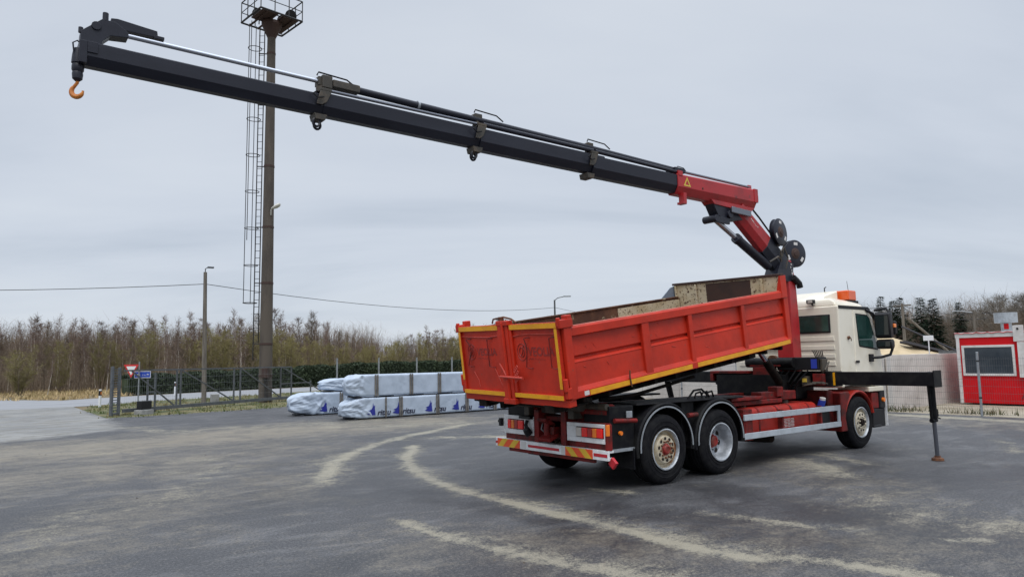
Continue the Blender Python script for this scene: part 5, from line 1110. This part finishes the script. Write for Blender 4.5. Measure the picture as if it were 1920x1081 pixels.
b = TB(); b.cyl((cx-.42, .99, 1.78), (cx-.36, .99, 1.78), .11, None, 18); b.build('rusty_disc', 'rust', base); b = TB(); b.cyl((cx-.36, .55, 1.74), (cx-.36, 1.6, 1.74), .10, None, 14); b.cyl((cx-.3, 1.2, 1.15), (cx-.3, 2.2, 1.18), .13, None, 14); b.bb((cx-.55, .7, 1.06), (cx-.33, 2.25, 1.50)); b.build('slewing_cylinder', 'black', base)
b = TB()
for q in range(8): b.tube([(cx-.30-.02*q, .3+.12*q, 1.58), (cx-.42, .42+.12*q, 1.40-.02*(q % 3)), (cx-.35, .6+.11*q, 1.20), (cx-.4, .8+.1*q, 1.04)], .016, 5)
b.build('hose_bundle', 'black', base)
b = TB(); b.loft([[(cx+s*.15, cy+t_*.18, 1.56) for s, t_ in ((-1, -1), (1, -1), (1, 1), (-1, 1))], [(cx+s*.145, cy+t_*.17, 2.6) for s, t_ in ((-1, -1), (1, -1), (1, 1), (-1, 1))], [(cx+s*.13, cy+t_*.15, 3.38) for s, t_ in ((-1, -1), (1, -1), (1, 1), (-1, 1))], [(cx-.06+s*.10, cy+t_*.13, 3.82) for s, t_ in ((-1, -1), (1, -1), (1, 1), (-1, 1))]]); col_ = b.build('crane_column', 'crane_red', truck, .015)
b = TB(); b.tube([(cx-.02, cy-.18, 3.46), (cx+.08, cy-.19, 3.40), (cx+.18, cy-.19, 3.34), (cx+.21, cy-.19, 3.26)], .065, 8); b.build('column_buffer', 'plastic_dark', col_)
worn_marks(6, .11, (cx-.06, cy-.153, 3.74), (.10, 0, -1), (1, 0, .1), 'label_white', 'lettering', col_, OFF, 3)
def boxbeam(b, a, c, h0, h1, w, up=None, cham=.0):
    """hexagonal box boom between two points, flat sides above and a chamfered belly"""
    a, c = Vector(a), Vector(c); d = (c-a).normalized(); s = Vector((0, 1, 0)); u = s.cross(d); u = u if u.z > 0 else -u
    def ring(p_, h): return [p_+s*y*w+u*z*h for y, z in ((-.42, .5), (.42, .5), (.5, .44), (.5, -.14), (.24, -.5), (-.24, -.5), (-.5, -.14), (-.5, .44))]
    return b.loft([ring(a, h0), ring(c, h1)])
# inner boom
B0, B1 = Vector((4.72, cy, 3.72)), Vector((3.30, cy, 4.68))
b = TB(); boxbeam(b, B0, B1, .40, .35, .25); mbm = b.build('inner_boom', 'crane_red', truck, .006, sharp=14)
b = TB(); boxbeam(b, (4.74, cy, 3.68), (4.16, cy, 4.085), .45, .40, .262); b.prism([(4.35, cy-.15, 3.40), (4.95, cy-.15, 3.36), (5.02, cy-.15, 3.75), (4.6, cy-.15, 3.85)], (0, .3, 0)); b.build('boom_foot', 'boom_black', mbm, .006, sharp=14)
b = TB(); a, c = Vector((2.60, cy, 4.46)), Vector((4.32, cy, 3.67)); b.cyl(a.lerp(c, .42), c, .088, None, 16); b.cyl(a.lerp(c, .39), a.lerp(c, .44), .098, None, 16); cyl_ = b.build('jib_cylinder', 'boom_black', mbm); b = TB(); b.cyl(a, a.lerp(c, .42), .05, None, 14); b.build('rod', 'chrome', cyl_)
b = TB(); b.tube([(4.5, cy-.19, 3.75), (4.45, cy-.22, 3.95), (4.6, cy-.2, 4.05), (4.55, cy-.18, 3.85)], .016, 5); b.tube([(4.1, cy-.18, 3.72), (4.35, cy-.22, 3.84), (4.5, cy-.19, 3.80)], .02, 5); b.tube([(4.66, cy-.19, 3.62), (4.72, cy-.21, 3.85), (4.6, cy-.19, 4.1)], .014, 5); b.each('hose', 'bracket', mbm)
dB = (B1-B0).normalized(); worn_marks(9, .055, B0.lerp(B1, .78)+Vector((0, -.1265, .05)), dB*-1, Vector((0, 0, 1)), 'label_white', 'lettering', mbm, OFF, 5)
# reels
def reel(c, ax, r):
    ax = Vector(ax).normalized(); b = TB(); b.lathe([(.05, -.055), (r*.96, -.055), (r, -.048), (r, -.035), (r*.90, -.030), (r*.86, .03), (r*.90, .035), (r, .04), (r*.97, .052), (.05, .052)], c, ax, 36); o = b.build('hose_reel', 'boom_black', mbm)
    b = TB(); b.lathe([(.0, -.085), (.05, -.083), (.06, -.07), (.10, -.066), (.115, -.056)], c, ax, 20); b.build('reel_hub', 'rust_iron', o)
    u, w = b.frame(ax); b = TB()
    for k in range(3):
        q = 2*math.pi*k/3+.6; p_ = Vector(c)+(u*math.cos(q)+w*math.sin(q))*r*.72-ax*.058; t1 = (u*math.cos(q)+w*math.sin(q)); t2 = ax.cross(t1)
        b.add([p_+t1*.03+t2*.05, p_-t1*.03+t2*.05, p_-t1*.03-t2*.05, p_+t1*.03-t2*.05], [(0, 1, 2, 3)])
    b.each('reel_slot', 'label_white', o)
reel((4.56, cy-.12, 4.36), (-.10, 1, -.05), .285); reel((5.12, cy-.10, 3.97), (.26, 1, 0), .285)
b = TB(); b.tube([(3.72, cy-.08, 4.78), (3.95, cy-.10, 4.60), (4.30, cy-.12, 4.30)], .018, 6); b.build('reel_hose', 'black', mbm)
b = TB(); b.cyl((4.75, cy+.05, 4.05), (4.60, cy-.05, 4.36), .04, None, 8); b.cyl((4.85, cy+.05, 3.8), (5.12, cy-.03, 3.97), .04, None, 8); b.each('reel_bracket', 'crane_red', mbm)
# knuckle: link and lug plates
b = TB(); b.prism([(2.44, cy-.10, 4.78), (3.3, cy-.10, 4.70), (3.45, cy-.10, 4.50), (2.9, cy-.10, 4.42), (2.62, cy-.10, 4.50)], (0, .2, 0)); b.cyl((2.52, cy-.15, 4.43), (2.52, cy+.15, 4.43), .07, None, 16); b.cyl((2.95, cy-.15, 4.55), (2.95, cy+.15, 4.55), .075, None, 16); b.bb((2.52, cy-.12, 4.36), (2.95, cy-.07, 4.48)); b.build('knuckle_link', 'boom_black', mbm, .01)
b = TB(); b.box((3.25, cy-.17, 4.63), (.62, .04, .12), Matrix.Rotation(R_(2), 3, 'Y')); b.build('knuckle_plate', 'chrome_dull', mbm, .015)
# outer boom housing and telescopic sections
b = TB(); boxbeam(b, (1.43, cy, 4.935), (3.82, cy, 4.945), .36, .40, .30); b.bb((3.74, cy-.16, 4.88), (3.86, cy+.16, 5.15)); b.bb((3.86, cy-.10, 4.94), (3.96, cy+.10, 5.05)); b.bb((3.70, cy-.06, 5.14), (3.80, cy+.06, 5.24)); b.bb((1.44, cy-.16, 5.08), (1.56, cy+.16, 5.17)); b.bb((1.55, cy-.17, 4.60), (1.63, cy-.05, 4.78)); b.bb((1.50, cy-.19, 4.57), (1.60, cy-.05, 4.61)); b.prism([(2.4, cy-.12, 4.78), (3.78, cy-.12, 4.77), (3.62, cy-.12, 4.66), (2.5, cy-.12, 4.70)], (0, .24, 0)); jib = b.build('outer_boom', 'crane_red', truck, .006, sharp=14)
b = TB(); yw = cy-.1515; tr = [(1.58, 4.91), (1.78, 4.91), (1.68, 5.08)]; ti = [(1.68+(x-1.68)*.55, 4.965+(z-4.965)*.55) for x, z in tr]
for i in range(3): j = (i+1) % 3; b.prism([(tr[i][0], yw, tr[i][1]), (tr[j][0], yw, tr[j][1]), (ti[j][0], yw, ti[j][1]), (ti[i][0], yw, ti[i][1])], (0, -.002, 0))
b.build('warning_triangle', 'label_yellow', jib)
b = TB(); b.cyl((2.12, cy-.155, 4.93), (2.12, cy-.148, 4.93), .02); b.build('bolt', 'rust_iron', jib)
segs = [(1.43, -.62, .325, .272, 4.945), (-.60, -2.80, .302, .248, 4.985), (-2.78, -5.10, .276, .224, 5.005), (-5.08, -7.585, .245, .200, 5.00)]
SEC = []
for x0, x1, h, w, z in segs:
    b = TB(); boxbeam(b, (x1-.0, cy, z), (x0+.25, cy, z-.004), h*.985, h, w); SEC.append(b.build('telescopic_section', 'boom_black', jib, .003, sharp=14))
# end brackets with eyes
for i, (x, z, h) in enumerate(((-.62, 4.96, .34), (-2.80, 5.0, .32), (-5.10, 5.0, .30))):
    b = TB(); w = .16-.012*i
    b.prism([(x-.05, cy-w, z+h*.50), (x+.09, cy-w, z+h*.50), (x+.03, cy-w, z+h*.05), (x-.03, cy-w, z-h*.1), (x-.10, cy-w, z-h*.1), (x-.09, cy-w, z+h*.05)], (0, .022, 0)); b.prism([(x-.05, cy+w-.02, z+h*.50), (x+.09, cy+w-.02, z+h*.50), (x+.03, cy+w-.02, z+h*.05), (x-.03, cy+w-.02, z-h*.1), (x-.10, cy+w-.02, z-h*.1)], (0, .02, 0))
    b.bb((x-.05, cy-w, z+h*.5), (x+.09, cy+w, z+h*.5+.035)); b.prism([(x-.11, cy-w*.6, z-h*.42), (x+.06, cy-w*.6, z-h*.42), (x+.03, cy-w*.6, z-h*.66), (x-.09, cy-w*.6, z-h*.66)], (0, w*1.2, 0))
    b.cyl((x-.02, cy-.03, z+h*.5), (x-.02, cy-.03, z+h*.5+.12), .05, None, 10); b.bb((x-.06, cy-.08, z+h*.5+.08), (x+.06, cy+.04, z+h*.5+.19))
    br_ = b.each('end_bracket', 'bracket', SEC[i], .006)[0]
    if i > 0:
        b = TB()
        for y in (-.05, .05): b.tube([(x-.04+(0.02 if y > 0 else -.03)+.042*math.cos(q), cy+y, z-h*.66-.035+.05*math.sin(q)) for q in [2*math.pi*k/16 for k in range(16)]], .016, 6, close=True)
        b.each('lifting_eye', 'boom_black', br_)
    b = TB(); b.tube([(x-.1, cy-w-.02, z+h*.4), (x-.16, cy-w-.03, z+h*.25), (x-.10, cy-w-.03, z+h*.12), (x-.02, cy-w-.02, z+h*.2)], .010, 5)
    b.tube([(x-.08, cy-.08, z+h*.5+.19), (x-.06, cy-.08, z+h*.5+.235), (x+.30, cy-.09, z+h*.5+.215), (x+.42, cy-.09, z+h*.5+.15)], .010, 5); b.build('hose', 'black', br_)
b = TB(); b.bb((-4.98, cy-.10, 5.235), (-4.62, cy+.02, 5.335)); b.build('cylinder_head', 'bracket', SEC[2], .015)
b = TB(); b.bb((-5.12, cy-.11, 5.2), (-4.99, cy+.04, 5.36)); b.build('cylinder_clevis', 'bracket', SEC[2], .012)
b = TB(); b.tube([(1.42, cy-.1, 5.2), (1.5, cy-.1, 5.26), (1.66, cy-.1, 5.25), (1.72, cy-.1, 5.2)], .010, 5); b.bb((1.40, cy-.12, 5.15), (1.68, cy+.10, 5.235)); b.build('cylinder_head', 'boom_black', jib, .01)
# extension cylinders along the top
yc_ = cy-.04
def rod(a, c, r, nm, m, par): b = TB(); b.cyl((a[0], yc_+a[2] if len(a) > 2 else yc_, a[1]), (c[0], yc_+c[2] if len(c) > 2 else yc_, c[1]), r, None, 14); return b.build(nm, m, par)
rod((-7.25, 5.285), (-5.1, 5.285), .026, 'piston_rod', 'chrome', SEC[3])
cb_ = rod((-4.62, 5.285), (-2.7, 5.265), .047, 'extension_cylinder', 'boom_black', SEC[2])
b = TB(); b.cyl((-3.78, yc_, 5.277), (-3.75, yc_, 5.277), .058, None, 14); b.build('hose_clamp', 'steel', cb_)
rod((-5.0, 5.175, -.05), (-2.85, 5.19, -.05), .020, 'piston_rod', 'chrome_dull', SEC[2])
rod((-2.7, 5.265), (-.55, 5.245), .047, 'extension_cylinder', 'boom_black', SEC[1]); rod((-2.75, 5.195, -.06), (-.6, 5.185, -.06), .034, 'extension_cylinder', 'boom_black', SEC[1])
rod((-.55, 5.245), (1.5, 5.205), .044, 'extension_cylinder', 'boom_black', SEC[0]); rod((-.55, 5.185, -.06), (1.5, 5.15, -.06), .032, 'extension_cylinder', 'boom_black', SEC[0])
rod((1.5, 5.205), (3.76, 5.20), .024, 'piston_rod', 'chrome_dull', jib)
# boom head
b = TB(); y0 = cy-.075
b.prism([(-7.63, y0, 5.01), (-7.45, y0, 5.01), (-7.43, y0, 5.16), (-7.36, y0, 5.235), (-7.20, y0, 5.255), (-7.20, y0, 5.31), (-7.32, y0, 5.39), (-7.44, y0, 5.39), (-7.62, y0, 5.22)], (0, .15, 0)); b.bb((-7.63, cy-.11, 4.885), (-7.56, cy+.11, 5.115)); b.bb((-7.56, cy-.112, 5.0), (-7.47, cy-.102, 5.115))
b.prism([(-7.36, cy-.055, 5.43), (-7.30, cy-.055, 5.44), (-6.93, cy-.055, 5.41), (-6.92, cy-.055, 5.34), (-7.25, cy-.055, 5.33), (-7.36, cy-.055, 5.36)], (0, .11, 0)); b.bb((-6.96, cy-.06, 5.325), (-6.86, cy+.06, 5.36)); b.cyl((-7.41, cy-.05, 5.38), (-7.41, cy-.05, 5.47), .028, None, 10); b.cyl((-7.62, cy-.05, 5.20), (-7.62, cy-.05, 5.26), .022, None, 10); b.cyl((-7.49, cy-.09, 5.30), (-7.49, cy+.09, 5.30), .045, None, 12); b.build('boom_head', 'boom_black', SEC[3], .008)
hx_ = -7.625
b = TB(); b.lathe([(.0, 5.05), (.045, 5.05), (.055, 4.98), (.06, 4.90), (.05, 4.89), (.055, 4.87), (.055, 4.83), (.045, 4.81), (.05, 4.79), (.045, 4.74), (.02, 4.715), (0, 4.71)], (hx_, cy, 0), (0, 0, 1), 16); b.tube([(hx_-.04, cy-.03, 4.98), (hx_-.055, cy-.04, 5.09), (hx_-.02, cy-.05, 5.115), (hx_+.05, cy-.06, 5.06)], .008, 5); sw = b.build('hook_swivel', 'boom_black', SEC[3])
b = TB(); pts = []; rad = []
hc = Vector((hx_+.004, cy, 4.615)); R_h = .057
vx = Vector((cR.x, cR.y, 0)).normalized()
for k in range(19):
    a = R_(112+k*250/18); pts.append(hc+vx*R_h*math.cos(a)+Vector((0, 0, R_h*math.sin(a)))); rad.append(.013+.013*math.sin(math.pi*min(1, k/17))**.8 if k < 17 else .011)
pts = [hc+vx*.0+Vector((0, 0, .115)), hc+vx*-.004+Vector((0, 0, .085))]+pts[1:]; rad = [.017, .016]+rad[1:]
b.tube(pts, rad, 10); b.build('hook', 'hook_orange', SEC[3])
